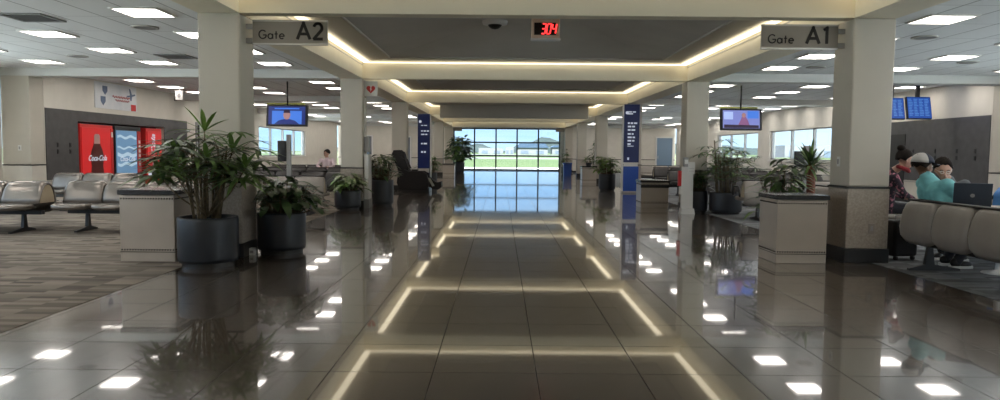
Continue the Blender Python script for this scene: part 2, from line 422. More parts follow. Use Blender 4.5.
# doors at the far left and far right
def door(nm, x0, x1, y, z1, m):
    d = struct(nm, MB().box(x0, x1, y-.05, y, 0, z1), m, .006)
    struct('door_frame', MB().box(x0-.09, x0, y-.08, y, 0, z1+.09).box(x1, x1+.09, y-.08, y, 0, z1+.09).box(x0, x1, y-.08, y, z1, z1+.09), 'white', .004, d)
    struct('door_glass', MB().box(x0+.15, x1-.15, y-.058, y-.05, 1.0, z1-.2), 'doorblue', 0, d)
    struct('handle', MB().box(x0+.06, x0+.09, y-.11, y-.05, .95, 1.15), 'steel', .004, d)
door('door_1', -9.6, -8.4, YSIDE+.27, 2.25, 'bldd')
door('door_2', 10.2, 11.2, YSIDE+.27, 2.3, 'doorblue')
door('door_3', -6.7, -5.9, YSIDE+.27, 2.2, 'bldd')
d4 = struct('door_4', MB().box(XL, XL+.02, 25.2, 26.6, 0, 2.15), 'blacktrim')
struct('door_frame', MB().box(XL, XL+.04, 25.1, 25.2, 0, 2.25).box(XL, XL+.04, 26.6, 26.7, 0, 2.25).box(XL, XL+.04, 25.2, 26.6, 2.15, 2.25), 'grey', .004, d4)
d5 = struct('door_5', MB().box(XL, XL+.03, 27.2, 28.3, 0, 2.1), 'doorblue', .004)
struct('door_frame', MB().box(XL, XL+.05, 27.1, 27.2, 0, 2.2).box(XL, XL+.05, 28.3, 28.4, 0, 2.2).box(XL, XL+.05, 27.2, 28.3, 2.1, 2.2), 'grey', .004, d5)

# ------------------------------------------------------------------ outside
struct('ground_airfield', MB().box(-1500, 1500, YEND+14, 1500, -.3, -.12), 'grass')
ap = MB().box(-400, 400, -60, YEND+14, -.3, -.1)
struct('ground_apron', ap, 'apron')
struct('ground_runway', MB().box(-1500, 1500, 150, 185, -.12, -.09).box(-1500, 1500, 330, 420, -.12, -.09), 'runway')
def hill(name, x0, x1, y, pts, depth):
    rows = []; n = 60
    for j, t in enumerate((0, .25, .5, .75, 1)):
        r = []
        for i in range(n+1):
            u = i/n; h = 0
            for cx, hw, hh in pts: h += hh*math.exp(-((u-cx)/hw)**2)
            h *= math.sin(min(t, 1)*PI*.5)*(1+.08*math.sin(u*53+j)+.06*math.sin(u*117))
            r.append((x0+(x1-x0)*u, y+depth*t, max(h, 0)-.5))
        rows.append(r)
    o = MB().grid(rows).obj(name, 'hill'); o['kind'] = 'structure'
hill('hill', -300, 700, 1300, [(.375, .03, 22), (.41, .04, 20), (.335, .018, 12), (.268, .018, 13), (.5, .06, 20), (.2, .03, 11), (.7, .1, 24), (.9, .1, 15)], 180)
hill('hill_far', -500, 500, 1800, [(.15, .1, 24), (.44, .05, 22), (.36, .04, 14), (.8, .2, 18)], 200)
def airport_building(label, x0, x1, y, h, roof, m):
    b = thing('airport_building', label, 'building', ((x0+x1)/2, y, 0), 0, 'buildings across the airfield')
    w = (x1-x0)/2
    MB().box(-w, w, 0, 18, -.2, h).obj('wall', m, b)
    if roof: MB().prism([(-w-1, h), (w+1, h), (w*.8, h+roof), (-w*.8, h+roof)], -1, 19, 'y').obj('roof', 'bldb', b)
    n = max(2, int(w/4))
    for i in range(n):
        x = -w+2*w*(i+.5)/n; MB().box(x-w/n*.5, x+w/n*.5, -.25, .05, 0, h*.55).obj('opening', 'bldd', b)
airport_building('long hangar with blue roof across the grass, before the wooded hill', 12, 34, 520, 4.6, 3.4, 'bldw')
airport_building('low white building left of the blue roofed hangar', -16, 2, 530, 4.2, 0, 'bldw')
airport_building('small white shed at the far left of the airfield buildings', -38, -24, 540, 4.0, 0, 'bldw')
airport_building('white building with dark doors right of the blue roofed hangar', 38, 56, 530, 5.0, 1.5, 'bldw')
airport_building('narrow white block between two low sheds before the hill', 3.5, 9.5, 515, 5.0, 0, 'bldw')
airport_building('pale terminal block across the apron seen through the side windows', 130, 210, 330, 5.5, 0, 'bldw')

# ------------------------------------------------------------------ ceiling lights
dif = MB().box(-.285, .285, -.285, .285, -.012, -.006).mesh('diffuser', 'troffer')
frm = MB()
for a in ((-.31, .31, -.31, -.28), (-.31, .31, .28, .31), (-.31, -.28, -.28, .28), (.28, .31, -.28, .28)): frm.box(*a, -.022, .0)
frm = frm.mesh('frame', 'white')
ORD = ['first', 'second', 'third', 'fourth', 'fifth', 'sixth', 'seventh', 'eighth', 'ninth', 'tenth', 'eleventh', 'twelfth', 'thirteenth', 'fourteenth', 'fifteenth', 'sixteenth', 'seventeenth', 'eighteenth', 'nineteenth', 'twentieth',
       'twenty-first', 'twenty-second', 'twenty-third', 'twenty-fourth', 'twenty-fifth', 'twenty-sixth', 'twenty-seventh', 'twenty-eighth']
rows = [9.6+7.64*z+1.83*j for z in range(-2, 5) for j in range(4)]
rows = [r for r in rows if r > -6.3]
vis = [r for r in rows if r > 9]
for side, xs_ in (('left', (-4.7, -7.1, -9.5)), ('right', (5.78, 8.25, 10.7))):
    for ci, x in enumerate(xs_):
        cn = ('aisle-side line', 'middle line', 'wall-side line')[ci]
        for r in rows:
            if r > 9: lab = f"lit ceiling panel, {side} seating, {cn}, {ORD[vis.index(r)]} row past the gate signs"
            else: lab = f"lit ceiling panel, {side} seating, {cn}, {ORD[8-rows.index(r)] if rows.index(r)<=8 else 'last'} row before the gate signs"
            t = thing('ceiling_light', lab, 'ceiling light', (x, r, CZ), 0, f'ceiling light panels over the {side} seating')
            for nm, me in (('frame', frm), ('diffuser', dif)):
                o = bpy.data.objects.new(nm, me); COL.objects.link(o); o.parent = t
def vent(x, y, w, d, label):
    t = thing('ceiling_vent', label, 'vent', (x, y, CZ), 0, 'ceiling vents')
    f = MB()
    for a in ((-w, w, -d, -d+.04), (-w, w, d-.04, d), (-w, -w+.04, -d+.04, d-.04), (w-.04, w, -d+.04, d-.04)): f.box(*a, -.02, 0)
    f.obj('frame', 'spk', t); MB().box(-w+.04, w-.04, -d+.04, d-.04, -.004, 0).obj('backing', 'black', t)
    s = MB(); n = 6
    for i in range(n): y_ = -d+.04+(2*d-.08)*(i+.5)/n; s.box(-w+.04, w-.04, y_-.016, y_+.016, -.016, -.006)
    s.obj('louver', 'ventm', t)
vent(-6.47, 10.06, .3, .3, 'dark square ceiling vent at the top left, between the nearest light panels')
vent(-6.3, 14.1, .3, .3, 'dark ceiling vent beyond, above the left seating near the aisle beam')
for x, y, lab in ((-5.27, 10.79, 'round grey ceiling speaker right behind the nearest left light panel'), (-8.27, 14.21, 'round grey ceiling speaker deep over the left seating'),
                  (6.43, 11.08, 'round grey ceiling speaker beside the right column with the A1 sign'), (8.95, 13.95, 'round grey ceiling speaker deep over the right seating'),
                  (6.47, 14.95, 'round pale ceiling speaker below the A1 sign')):
    t = thing('ceiling_speaker', lab, 'speaker', (x, y, CZ), 0, 'round ceiling speakers')
    MB().lathe([(.17, -.012), (.17, 0)], n=28).obj('grille', 'spk', t); MB().lathe([(.15, -.016), (.19, -.016), (.19, 0)], n=28, cap=False).obj('ring', 'trimgrey', t)

# ------------------------------------------------------------------ stroke lettering
def arc(cx, cy, rx, ry, a0, a1, n=18): return [(cx+rx*math.cos(math.radians(a0+(a1-a0)*i/n)), cy+ry*math.sin(math.radians(a0+(a1-a0)*i/n))) for i in range(n+1)]
GL = {
 'G': (.86, [arc(.46, .5, .42, .46, 42, 330)+[(.86, .44), (.5, .44)]]),
 'a': (.62, [arc(.29, .3, .25, .27, 0, 360), [(.56, .58), (.56, .02)]]),
 't': (.34, [[(.17, .86), (.17, .02)], [(.0, .56), (.34, .56)]]),
 'e': (.62, [[(.05, .31), (.56, .31)]+arc(.31, .3, .26, .27, 0, 310)]),
 'A': (.80, [[(.02, .02), (.4, .96), (.78, .02)], [(.17, .33), (.63, .33)]]),
 '2': (.58, [arc(.29, .68, .24, .27, 165, -25)+[(.04, .04), (.58, .04)]]),
 '1': (.34, [[(.06, .82), (.26, .95), (.26, .02)]]),
 '3': (.56, [arc(.26, .74, .22, .22, 150, -90)+arc(.26, .27, .25, .25, 90, -150)]),
}
def stroke_text(mb, txt, h, w, T, gap=.14, depth=.006):
    """letters in the local x-z plane facing -y"""
    x = 0
    for ch in txt:
        if ch == ' ': x += .45*h; continue
        adv, strokes = GL[ch]
        for st in strokes:
            P = [Vector((x+p[0]*h, p[1]*h)) for p in st]
            for i in range(len(P)-1):
                d = P[i+1]-P[i]
                if d.length < 1e-6: continue
                d = d.normalized(); n = Vector((-d.y, d.x))*w/2
                e0 = d*(w/2 if i > 0 else w*.0); e1 = d*(w/2 if i < len(P)-2 else 0)
                if len(P) > 6: e0, e1 = e0*.3, e1*.3
                q = [P[i]-e0+n, P[i]-e0-n, P[i+1]+e1-n, P[i+1]+e1+n]
                mb.prism([(a.x, a.y) for a in q], -depth, 0, 'y', 0, T)
        x += (adv+gap)*h
    return x

def gate_sign(label, xa, xb, y, z0, z1, num, col_side, w1):
    s = thing('gate_sign', label, 'sign', (0, y, 0), 0, 'gate signs on the nearest columns')
    MB().box(xa, xb, -.02, .02, z0, z1).obj('sign_plate', 'signface', s, .004)
    e = MB().box(xa, xb, -.026, .026, z0-.02, z0).obj('lower_rail', 'steel', s)
    e = MB().box(xa, xb, -.026, .026, z1, z1+.02).obj('upper_rail', 'steel', s)
    xc = LX if col_side == 'l' else RX
    xe = xa if col_side == 'l' else xb
    for zz in (z0+.03, z1-.06):
        MB().box(min(xc, xe)-.0, max(xc, xe)+.03*(1 if col_side == 'l' else -1)*0+.0, -.03, .03, zz-.03, zz+.03).obj('bracket', 'grey', s, .004)
    h = z1-z0
    m = MB(); stroke_text(m, 'Gate', .108, .014, TR(xa+.075, -.021, z0+.05), gap=.16)
    m.obj('small_lettering', 'letter', s)
    m = MB(); stroke_text(m, num, .205, .035, TR(xa+w1, -.021, z0+.045), gap=.16)
    m.obj('large_lettering', 'letter', s)
gate_sign('grey hanging sign reading Gate A2 on the left column', -3.03, -2.12, 8.9, 2.60, 2.86, 'A2', 'l', .54)
gate_sign('grey hanging sign reading Gate A1 on the right column', 3.17, 4.10, 8.9, 2.60, 2.86, 'A1', 'r', .54)
for x0, x1, lab in ((LX+.02, LX+.62, 'tiny grey blade sign on the last left column by the windows'), (RX-.62, RX-.02, 'tiny grey blade sign on the last right column by the windows')):
    s = thing('gate_sign', lab, 'sign', ((x0+x1)/2, LINE(6)+.2, 0), 0, 'small far gate signs')
    MB().box(-.28, .28, -.02, .02, 2.64, 2.88).obj('sign_plate', 'signface', s, .004)
    sg = -1 if x0 < 0 else 1
    MB().box(min(sg*.26, sg*.32), max(sg*.26, sg*.32), -.03, .03, 2.66, 2.86).obj('bracket', 'grey', s)

# clock with red digits hanging from the vault
ck = thing('digital_clock', 'tan hanging digital clock with red digits reading 304', 'clock', (.73, 12.1, .015))
MB().box(-.235, .235, -.06, .06, 3.17, 3.49).obj('case', 'clockbody', ck, .012)
MB().box(-.19, .17, -.066, -.058, 3.22, 3.42).obj('display', 'black', ck)
MB().box(-.245, .245, -.07, .07, 3.135, 3.17).obj('bottom_rail', 'white', ck, .004)
MB().box(-.13, .13, -.04, .04, 3.49, 3.69).obj('ceiling_mount', 'blacktrim', ck, .006)
SEG = {'3': 'abcdg', '0': 'abcdef', '4': 'bcfg'}
dg_ = MB()
for i, ch in enumerate('304'):
    x0, hh, ww = -.075+i*.085, .16, .062
    def P(u, v): return (x0+u*ww+v*.022, v*hh)
    S = {'a': (P(0, 1), P(1, 1)), 'b': (P(1, 1), P(1, .5)), 'c': (P(1, .5), P(1, 0)), 'd': (P(0, 0), P(1, 0)), 'e': (P(0, .5), P(0, 0)), 'f': (P(0, 1), P(0, .5)), 'g': (P(0, .5), P(1, .5))}
    for k in SEG[ch]:
        a, b = Vector(S[k][0]), Vector(S[k][1]); d = (b-a).normalized(); n = Vector((-d.y, d.x))*.009
        a += d*.006; b -= d*.006
        dg_.prism([tuple(a+n), tuple(a-n), tuple(b-n), tuple(b+n)], -.071, -.067, 'y', 0, TR(0, 0, 3.24))
dg_.obj('digits', 'led', ck)
cam_ = thing('security_camera', 'white rimmed dark dome camera on the vault left of the clock', 'camera', (-.12, 13.3, 3.68))
MB().lathe([(.13, -.075), (.22, -.06), (.23, -.02), (.23, 0)], n=28, cap=False).obj('mount_ring', 'white', cam_)
MB().lathe([(.01, -.15), (.06, -.14), (.105, -.11), (.13, -.07)], n=24, cap=False).obj('dome', 'black', cam_)

# AED sign on the second left column and the strip below it
aed = thing('defibrillator_sign', 'small white blade sign with red heart on the second left column', 'sign', (LX, 16.52, 0))
MB().box(0, .30, -.015, .015, 2.54, 2.88).obj('sign_plate', 'white', aed, .006)
hp = []
for i in range(40):
    t = 2*PI*i/40; hp.append((.15+.0062*16*math.sin(t)**3, 2.70+.0062*(13*math.cos(t)-5*math.cos(2*t)-2*math.cos(3*t)-math.cos(4*t))))
MB().prism(hp, -.02, -.015, 'y').obj('heart', 'red', aed)
bo = [(.155, 2.76), (.125, 2.70), (.147, 2.70), (.135, 2.64), (.178, 2.71), (.155, 2.71), (.172, 2.76)]
MB().prism(bo, -.023, -.02, 'y').obj('bolt', 'white', aed)
cs = thing('cable_raceway', 'white vertical raceway strip below the heart sign', 'raceway', (LX, 16.5, 0))
MB().box(.0, .035, -.03, .03, 1.55, 2.50).obj('channel', 'white', cs, .006); MB().box(0, .12, -.11, .11, 1.28, 1.62).obj('junction_box', 'grey', cs, .01)
pn = thing('white_cabinet', 'slim pale cabinet against the second left column behind the potted plants', 'cabinet', (LX+.02, 16.55, 0))
MB().box(.0, .10, -.2, .2, .2, 1.22).obj('body', 'white', pn, .01); MB().box(.0, .11, -.21, .21, 0, .2).obj('plinth', 'grey', pn, .006)

# ------------------------------------------------------------------ riveted pedestals
def pedestal(label, x, y, w, d, h, rz=0, slot=False):
    t = thing('waste_pedestal', label, 'pedestal', (x, y, 0), rz, 'riveted metal pedestals along the aisle')
    MB().box(-w/2, w/2, -d/2, d/2, .0, h-.06).obj('body', 'ped', t, .006)
    MB().box(-w/2-.018, w/2+.018, -d/2-.018, d/2+.018, h-.055, h).obj('top_slab', 'pedtop', t, .006)
    MB().box(-w/2-.004, w/2+.004, -d/2-.004, d/2+.004, .11, .118).obj('seam_strip', 'rivet', t)
    n = 20
    for z in (h-.10, .14):
        r = MB()
        for i in range(n):
            u = -w/2+.02+(w-.04)*i/(n-1); r.ball((u, -d/2, z), .011, n=6)
            u = -d/2+.02+(d-.04)*i/(n-1)
            for sx in (-1, 1): r.ball((sx*w/2, u, z), .011, n=6)
        r.obj('rivet_row', 'rivet', t)
    if slot: MB().box(-w/2-.005, w/2+.005, -d/2-.006, -d/2+.02, h-.18, h-.11).obj('slot', 'black', t)
    return t
pedestal('square riveted metal pedestal with black top left of the big potted palm', -4.06, 8.55, .63, .6, .83)
pedestal('square riveted metal pedestal with black top before the Gate A1 column', 3.6, 8.83, .60, .58, .82)
pedestal('low metal pedestal with dark slot beside the blue sign tower', 3.69, 17.45, .66, .6, .66, slot=True)
pedestal('tan pedestal before the fourth right column with small plant on top', 3.82, 31.2, .62, .6, .73)
pedestal('tan pedestal in the distance beside the tree at the end windows', -2.75, 38.6, .62, .6, .66)

# ------------------------------------------------------------------ plants
AVOID = []
def set_avoid(x, y):
    AVOID.clear()
    bx_ = [(LX-CW, LX, LINE(k), LINE(k)+CW, 3) for k in range(1, 7)]+[(RX, RX+CW, LINE(k), LINE(k)+CW, 3) for k in range(1, 7)]
    bx_ += [(-4.40, -3.72, 8.22, 8.88, .84), (3.28, 3.92, 8.5, 9.15, .83), (3.9, 4.2, 15.4, 15.72, 1.25)]
    AVOID.extend((a-x-.07, b-x+.07, c-y-.07, d-y+.07, z+.04) for a, b, c, d, z in bx_ if abs(a-x) < 2 and abs(c-y) < 2)
def blocked(q): return any(a < q.x < b and c < q.y < d and q.z < z for a, b, c, d, z in AVOID)
def leaf(mb, p, d, length, width, droop=.3, mi=0, n=5, fold=.15, up=None):
    d = Vector(d).normalized(); up = Vector((0, 0, 1)) if up is None else up
    side = d.cross(up)
    if side.length < .05: side = Vector((1, 0, 0))
    side.normalize(); p = Vector(p); rows = []
    if AVOID and any(blocked(p+d*length*k+Vector((0, 0, -droop*length*k*k))) for k in (0, .35, .7, 1)): return
    for i in range(n+1):
        t = i/n
        w = width*.5*(math.sin(PI*min(1, t*.92+.08))**.8 if t < 1 else 0.02)
        c = p+d*length*t+Vector((0, 0, -droop*length*t*t))
        nrm = side.cross(d).normalized()
        rows.append([c+side*w+nrm*w*fold, c, c-side*w+nrm*w*fold])
    mb.grid(rows, mi)
def pot(parent, r, h, m='pot'):
    set_avoid(parent.location.x, parent.location.y)
    b = MB().lathe([(r*.86, 0), (r*.86, .05), (r*.97, .055), (r, .10), (r, h-.03), (r*.985, h), (r*.90, h), (r*.89, h-.07)], n=36, cap=False).obj('pot', m, parent)
    MB().lathe([(r*.86, 0), (r*.87, .05)], n=30).obj('base_ring', 'black', b)
    MB().lathe([(.01, h-.055), (r*.5, h-.05), (r*.9, h-.06)], n=24, cap=False).obj('soil', 'soil', parent)
def palm(label, x, y, r, h, top, spread, seed, nst=9, big=None, m=('leafg', 'leafd'), group='potted palms', potm='pot', low=0.25, fl=(.2, .32), fw=.030, zmin=0):
    R = random.Random(seed)
    t = thing('potted_palm', label, 'plant', (x, y, 0), 0, group); pot(t, r, h, potm)
    st, lf = MB(), MB()
    H = top-h
    for i in range(nst):
        a = R.uniform(0, 2*PI); rr = R.uniform(.05, r*.6)
        b = Vector((rr*math.cos(a), rr*math.sin(a), h-.06)); k = R.uniform(.45, .86)
        e = Vector((b.x*1.5+R.uniform(-.05, .05), b.y*1.5+R.uniform(-.05, .05), h+H*k))
        st.tube([b, b.lerp(e, .5)+Vector((R.uniform(-.02, .02), R.uniform(-.02, .02), 0)), e], [.017, .014, .010], 7)
        nf = 7
        for j in range(nf):
            f = low+(1-low)*(j+.5)/nf; p0 = b.lerp(e, f)
            aa = a+R.uniform(-1.6, 1.6)+j*2.4
            el = R.uniform(.0, .75); L = R.uniform(.35, .8)*spread
            tip = p0+Vector((math.cos(aa)*math.cos(el), math.sin(aa)*math.cos(el), math.sin(el)))*L
            if tip.z > top-.1: tip.z = top-.1
            if tip.z < zmin: continue
            if blocked(tip) or blocked(p0.lerp(tip, .5)) or blocked(p0.lerp(tip, .75)): continue
            st.tube([p0, p0.lerp(tip, .5)+Vector((0, 0, .04)), tip], [.005, .004, .003], 5)
            fan(lf, tip, Vector((math.cos(aa), math.sin(aa), R.uniform(-.1, .5))), R.uniform(*fl), R, 0 if R.random() < .45 else 1, None, fw)
    if big:
        for p, L in big:
            p = Vector(p); st.tube([(0, 0, h), (p.x*.6, p.y*.6, (h+p.z)/2), p], [.012, .010, .006], 6); fan(lf, p, Vector((.05, -.35, 1)), L, R, 2 if p.z > 1.45 else 0, 9, .058)
    st.obj('stems', 'stem', t); lf.obj('foliage', [m[0], m[1], 'leafy'], t)
    return t
def fan(mb, tip, axis, L, R, mi, n=None, wd=.030):
    axis = axis.normalized(); n = n or R.choice((6, 7, 8))
    side = axis.cross(Vector((0, 0, 1)))
    side = side.normalized() if side.length > .05 else Vector((1, 0, 0))
    nr = side.cross(axis).normalized()
    for i in range(n):
        a = math.radians(-105+210*i/(n-1))
        d = axis*math.cos(a)+side*math.sin(a)+nr*R.uniform(-.1, .1)
        leaf(mb, tip, d, L*R.uniform(.85, 1.1), wd, R.uniform(.15, .4), mi, 4, .2)
def bush(label, x, y, r, h, top, spread, seed, n=90, ll=.24, lw=.085, m=('leafd', 'leafg'), name='potted_bush', group='broad-leaved potted plants', potm='pot', upright=.6):
    R = random.Random(seed)
    t = thing(name, label, 'plant', (x, y, 0), 0, group); pot(t, r, h, potm)
    st, lf = MB(), MB(); H = top-h
    for i in range(n):
        a = R.uniform(0, 2*PI); q = R.random(); rr = r*.7*math.sqrt(R.random())
        b = Vector((rr*math.cos(a), rr*math.sin(a), h-.05))
        out = spread*R.uniform(.15, 1)*(1-.45*q); tip = Vector((b.x*.4+math.cos(a)*out, b.y*.4+math.sin(a)*out, h+H*(.12+.78*q)*R.uniform(.75, 1.05)))
        if blocked(tip) or blocked(b.lerp(tip, .6)): continue
        if i % 2 == 0: st.tube([b, b.lerp(tip, .6)+Vector((0, 0, .06*H)), tip], [.007, .005, .003], 5)
        d = Vector((math.cos(a+R.uniform(-.6, .6)), math.sin(a+R.uniform(-.6, .6)), R.uniform(-.2, upright)))
        leaf(lf, tip-d.normalized()*ll*.4, d, ll*R.uniform(.7, 1.15), lw*R.uniform(.8, 1.2), R.uniform(.2, .6), 0 if R.random() < .6 else 1, 4, .2)
    st.obj('stems', 'stem', t); lf.obj('foliage', list(m), t)
    return t
palm('tall fan palm in a dark round pot under the Gate A2 sign', -3.28, 8.06, .325, .55, 1.60, .72, 3, 15, [((.0, -.05, 1.50), .38), ((-.36, .0, 1.25), .30), ((.34, -.15, 1.28), .32), ((.1, -.25, 1.2), .30), ((-.5, -.1, 1.0), .30), ((.5, -.2, 1.1), .28), ((-.2, -.3, 1.0), .32)], low=.30, fl=(.28, .40), fw=.050, zmin=.98)
bush('dark leafy plant in a wide black pot right of the left column', -2.775, 9.12, .30, .52, 1.0, .58, 5, 260, .25, .10, ('leafd', 'leafd'))
bush('pale striped leafy plant in a blue pot before the second left column', -3.38, 15.95, .29, .43, .84, .44, 8, 130, .27, .11, ('leafv', 'leafg'), upright=.3)
bush('taller leafy plant in a narrow pot right of the second left column', -2.80, 17.1, .265, .62, 1.34, .40, 11, 190, .20, .085, ('leafd', 'leafv'))
bush('dense dark bush in a black pot behind the white sanitizer post', 4.36, 16.0, .26, .48, 1.02, .34, 13, 200, .18, .075, ('leafd', 'leafd'))
palm('airy bamboo-like palm in a grey pot right of the second right column', 4.92, 15.68, .345, .47, 1.80, .62, 17, 12, m=('leafd', 'leafg'), low=.25, fl=(.22, .34), fw=.042, zmin=.7)
bush('green bush in a dark pot left of the blue sign tower', 3.70, 24.9, .29, .58, 1.25, .55, 19, 170, .24, .11, ('leafg', 'leafy'))
bush('leafy plant in a dark pot behind the black massage chair', -2.72, 27.6, .30, .5, 1.2, .5, 23, 130, .24, .10, ('leafg', 'leafd'))
bush('large tree-like plant in a dark planter left of the end windows', -2.55, 45, .32, .68, 2.45, 1.0, 29, 420, .40, .22, ('leafd', 'leafg'), name='potted_tree')
bush('dark palm-like plant in a pot behind the fourth right column', 4.9, 36.2, .3, .5, 2.1, .55, 31, 130, .34, .08, ('leafd', 'leafd'))
bush('small potted plant by the end windows beside the blue bin', 3.9, 43.5, .22, .45, 1.7, .35, 37, 90, .24, .09, ('leafd', 'leafg'))
# little plant standing on the far right pedestal
bush('small green plant standing on the tan pedestal by the fourth right column', 3.82, 31.2, .12, .14, .45, .3, 41, 40, .2, .07, ('leafg', 'leafd'), name='tabletop_plant').location.z = .731
# yucca and leafy plant behind the right pedestal
def yucca(label, x, y, r, h, trunk, top, L, seed):
    R = random.Random(seed)
    t = thing('potted_yucca', label, 'plant', (x, y, 0)); pot(t, r, h)
    MB().tube([(0, 0, h-.08), (.02, .01, (h+trunk)/2), (0, 0, trunk)], [.07, .06, .065], 10).obj('trunk', 'terra', t)
    lf = MB()
    for i in range(64):
        a = R.uniform(0, 2*PI); el = R.uniform(-.2, 1.4)
        d = Vector((math.cos(a)*math.cos(el), math.sin(a)*math.cos(el), math.sin(el)))
        leaf(lf, (0, 0, trunk-.03+R.uniform(-.05, .05)), d, L*R.uniform(.7, 1.05), .042, R.uniform(.1, .5), 0 if R.random() < .6 else 1, 5, .3)
    lf.obj('foliage', ['leafd', 'leafg'], t)
yucca('spiky yucca with a reddish trunk behind the right pedestal', 4.52, 10.5, .27, .45, 1.15, 1.55, .52, 43)
bush('loose leafy plant behind the right pedestal, left of the yucca', 3.86, 9.85, .25, .42, 1.34, .42, 47, 190, .26, .08, ('leafd', 'leafg'))

# ------------------------------------------------------------------ sign towers
def tower(label, x0, x1, y, ztop, gap0, gap1, base, postside, lines):
    t = thing('sign_tower', label, 'sign', ((x0+x1)/2, y, 0), 0, 'blue sign towers')
    w = (x1-x0)/2
    MB().box(-w, w, -.06, .06, gap1, ztop).obj('upper_panel', 'navy', t, .006)
    MB().box(-w+.03, w-.03, -.05, .05, gap0, gap1).obj('neck', 'white', t)
    MB().box(-w, w, -.06, .06, .06, gap0).obj('lower_panel', base, t, .006)
    MB().box(-w-.05, w+.05, -.12, .12, 0, .06).obj('foot', 'grey', t, .006)
    sx = postside*(w+.03)
    MB().box(sx-.025, sx+.025, -.05, .05, 0, ztop-.02).obj('post', 'white', t, .006)
    for z, h, ws in lines:
        x = -w+.12
        for ww in ws: MB().box(x, x+ww, -.064, -.0605, z, z+h).obj('printed_word', 'wtext', t); x += ww+.03
    e = MB().lathe([(.01, -.004), (.05, -.004), (.05, 0)], n=20, T=TR(-w+.09, -.062, ztop-.27) @ Matrix.Rotation(PI/2, 4, 'X')); e.obj('emblem', 'wtext', t)
    return t
tower('tall navy sign tower with white text and blue base on the right', 4.02, 4.52, 23.6, 2.88, .87, 1.0, 'bluebase', -1,
      [(2.62, .035, (.12, .1)), (2.56, .035, (.16,)), (2.25, .05, (.06, .08, .1)), (2.14, .05, (.11, .09)), (2.03, .05, (.09, .12)), (1.90, .05, (.1, .06)), (1.79, .05, (.13, .08)), (1.68, .05, (.12, .07)), (1.57, .05, (.1,)), (1.52, .02, (.2,)), (1.08, .08, (.06,))])
tower('tall navy sign tower behind the massage chair on the left', -2.93, -2.50, 25.6, 2.62, .55, .7, 'navy', 1,
      [(2.2, .03, (.08, .1)), (2.0, .04, (.06, .08, .08)), (1.88, .04, (.12, .07)), (1.55, .05, (.06, .12)), (1.25, .06, (.07, .07))])

# sanitizer stand with notices
sd = thing('sanitizer_stand', 'grey white sanitizer stand with notices before the second right column', 'stand', (4.05, 15.6, 0))
MB().box(-.13, .13, -.03, .03, .1, 1.02).obj('post_panel', 'white', sd, .008)
MB().prism([(-.15, 0), (.15, 0), (.13, .12), (-.13, .12)], -.14, .10, 'y').obj('foot', 'white', sd, .004)
MB().box(-.10, .0, -.09, .0, 1.02, 1.22).obj('dispenser', 'grey', sd, .012)
MB().box(-.085, -.015, -.095, -.088, 1.08, 1.17).obj('dispenser_window', 'white', sd)
MB().box(.0, .15, -.045, -.03, .86, 1.12).obj('notice', 'white', sd); MB().box(.02, .13, -.05, -.045, .98, .985).box(.02, .13, -.05, -.045, .92, .925).obj('notice_lines', 'grey', sd)
MB().box(-.2, -.13, -.04, .02, .60, .93).obj('red_notice', 'red', sd, .004); MB().box(-.18, -.12, -.06, .0, .42, .58).obj('leaflet_holder', 'white', sd, .004)
# blue bin at the end
bb = thing('recycling_bin', 'blue recycling bin near the end windows on the right', 'bin', (3.72, 40, 0))
MB().prism([(-.2, 0), (.2, 0), (.23, .66), (-.23, .66)], -.2, .2, 'y').obj('body', 'bluebase', bb, .012); MB().box(-.25, .25, -.22, .22, .66, .74).obj('lid', 'bluebase', bb, .02); MB().box(-.12, .12, -.225, -.215, .68, .71).obj('slot', 'black', bb)

# ------------------------------------------------------------------ massage chair
mc = thing('massage_chair', 'black padded massage recliner facing the aisle by the third left column', 'massage chair', (-2.7, 23.35, 0))
def slabprofile(poly, w0, w1, nm, m='blackfab', bev=.05): return MB().prism(poly, w0, w1, 'y').obj(nm, m, mc, bev)
slabprofile([(-.45, .0), (.42, .0), (.42, .14), (-.40, .16)], -.30, .30, 'base', 'black', .03)
slabprofile([(-.42, .30), (.20, .30), (.28, .40), (.26, .50), (-.34, .48)], -.26, .26, 'seat')
slabprofile([(-.36, .34), (-.12, .42), (-.32, .90), (-.40, 1.22), (-.52, 1.34), (-.72, 1.33), (-.78, 1.20), (-.62, .80), (-.52, .5)], -.27, .27, 'backrest', bev=.06)
slabprofile([(-.42, 1.02), (-.36, 1.08), (-.42, 1.28), (-.50, 1.30)], -.18, .18, 'head_pillow', bev=.03)
for s_ in (-1, 1):
    a, b = sorted((s_*.27, s_*.40))
    slabprofile([(-.52, .08), (.36, .06), (.44, .25), (.36, .58), (.22, .66), (-.22, .66), (-.40, .74), (-.56, .60), (-.60, .3)], a, b, 'armrest', bev=.05)
    a, b = sorted((s_*.27, s_*.36))
    slabprofile([(-.40, .78), (-.22, .74), (-.34, 1.04), (-.54, 1.16), (-.62, 1.0)], a, b, 'shoulder_wing', bev=.03)
slabprofile([(.30, .44), (.42, .46), (.66, .30), (.80, .34), (.82, .16), (.70, .07), (.52, .10), (.34, .26)], -.25, .25, 'leg_rest', bev=.04)
slabprofile([(.36, .46), (.46, .44), (.60, .20), (.52, .18)], -.262, -.25, 'leg_trim', 'trimgrey', .004)

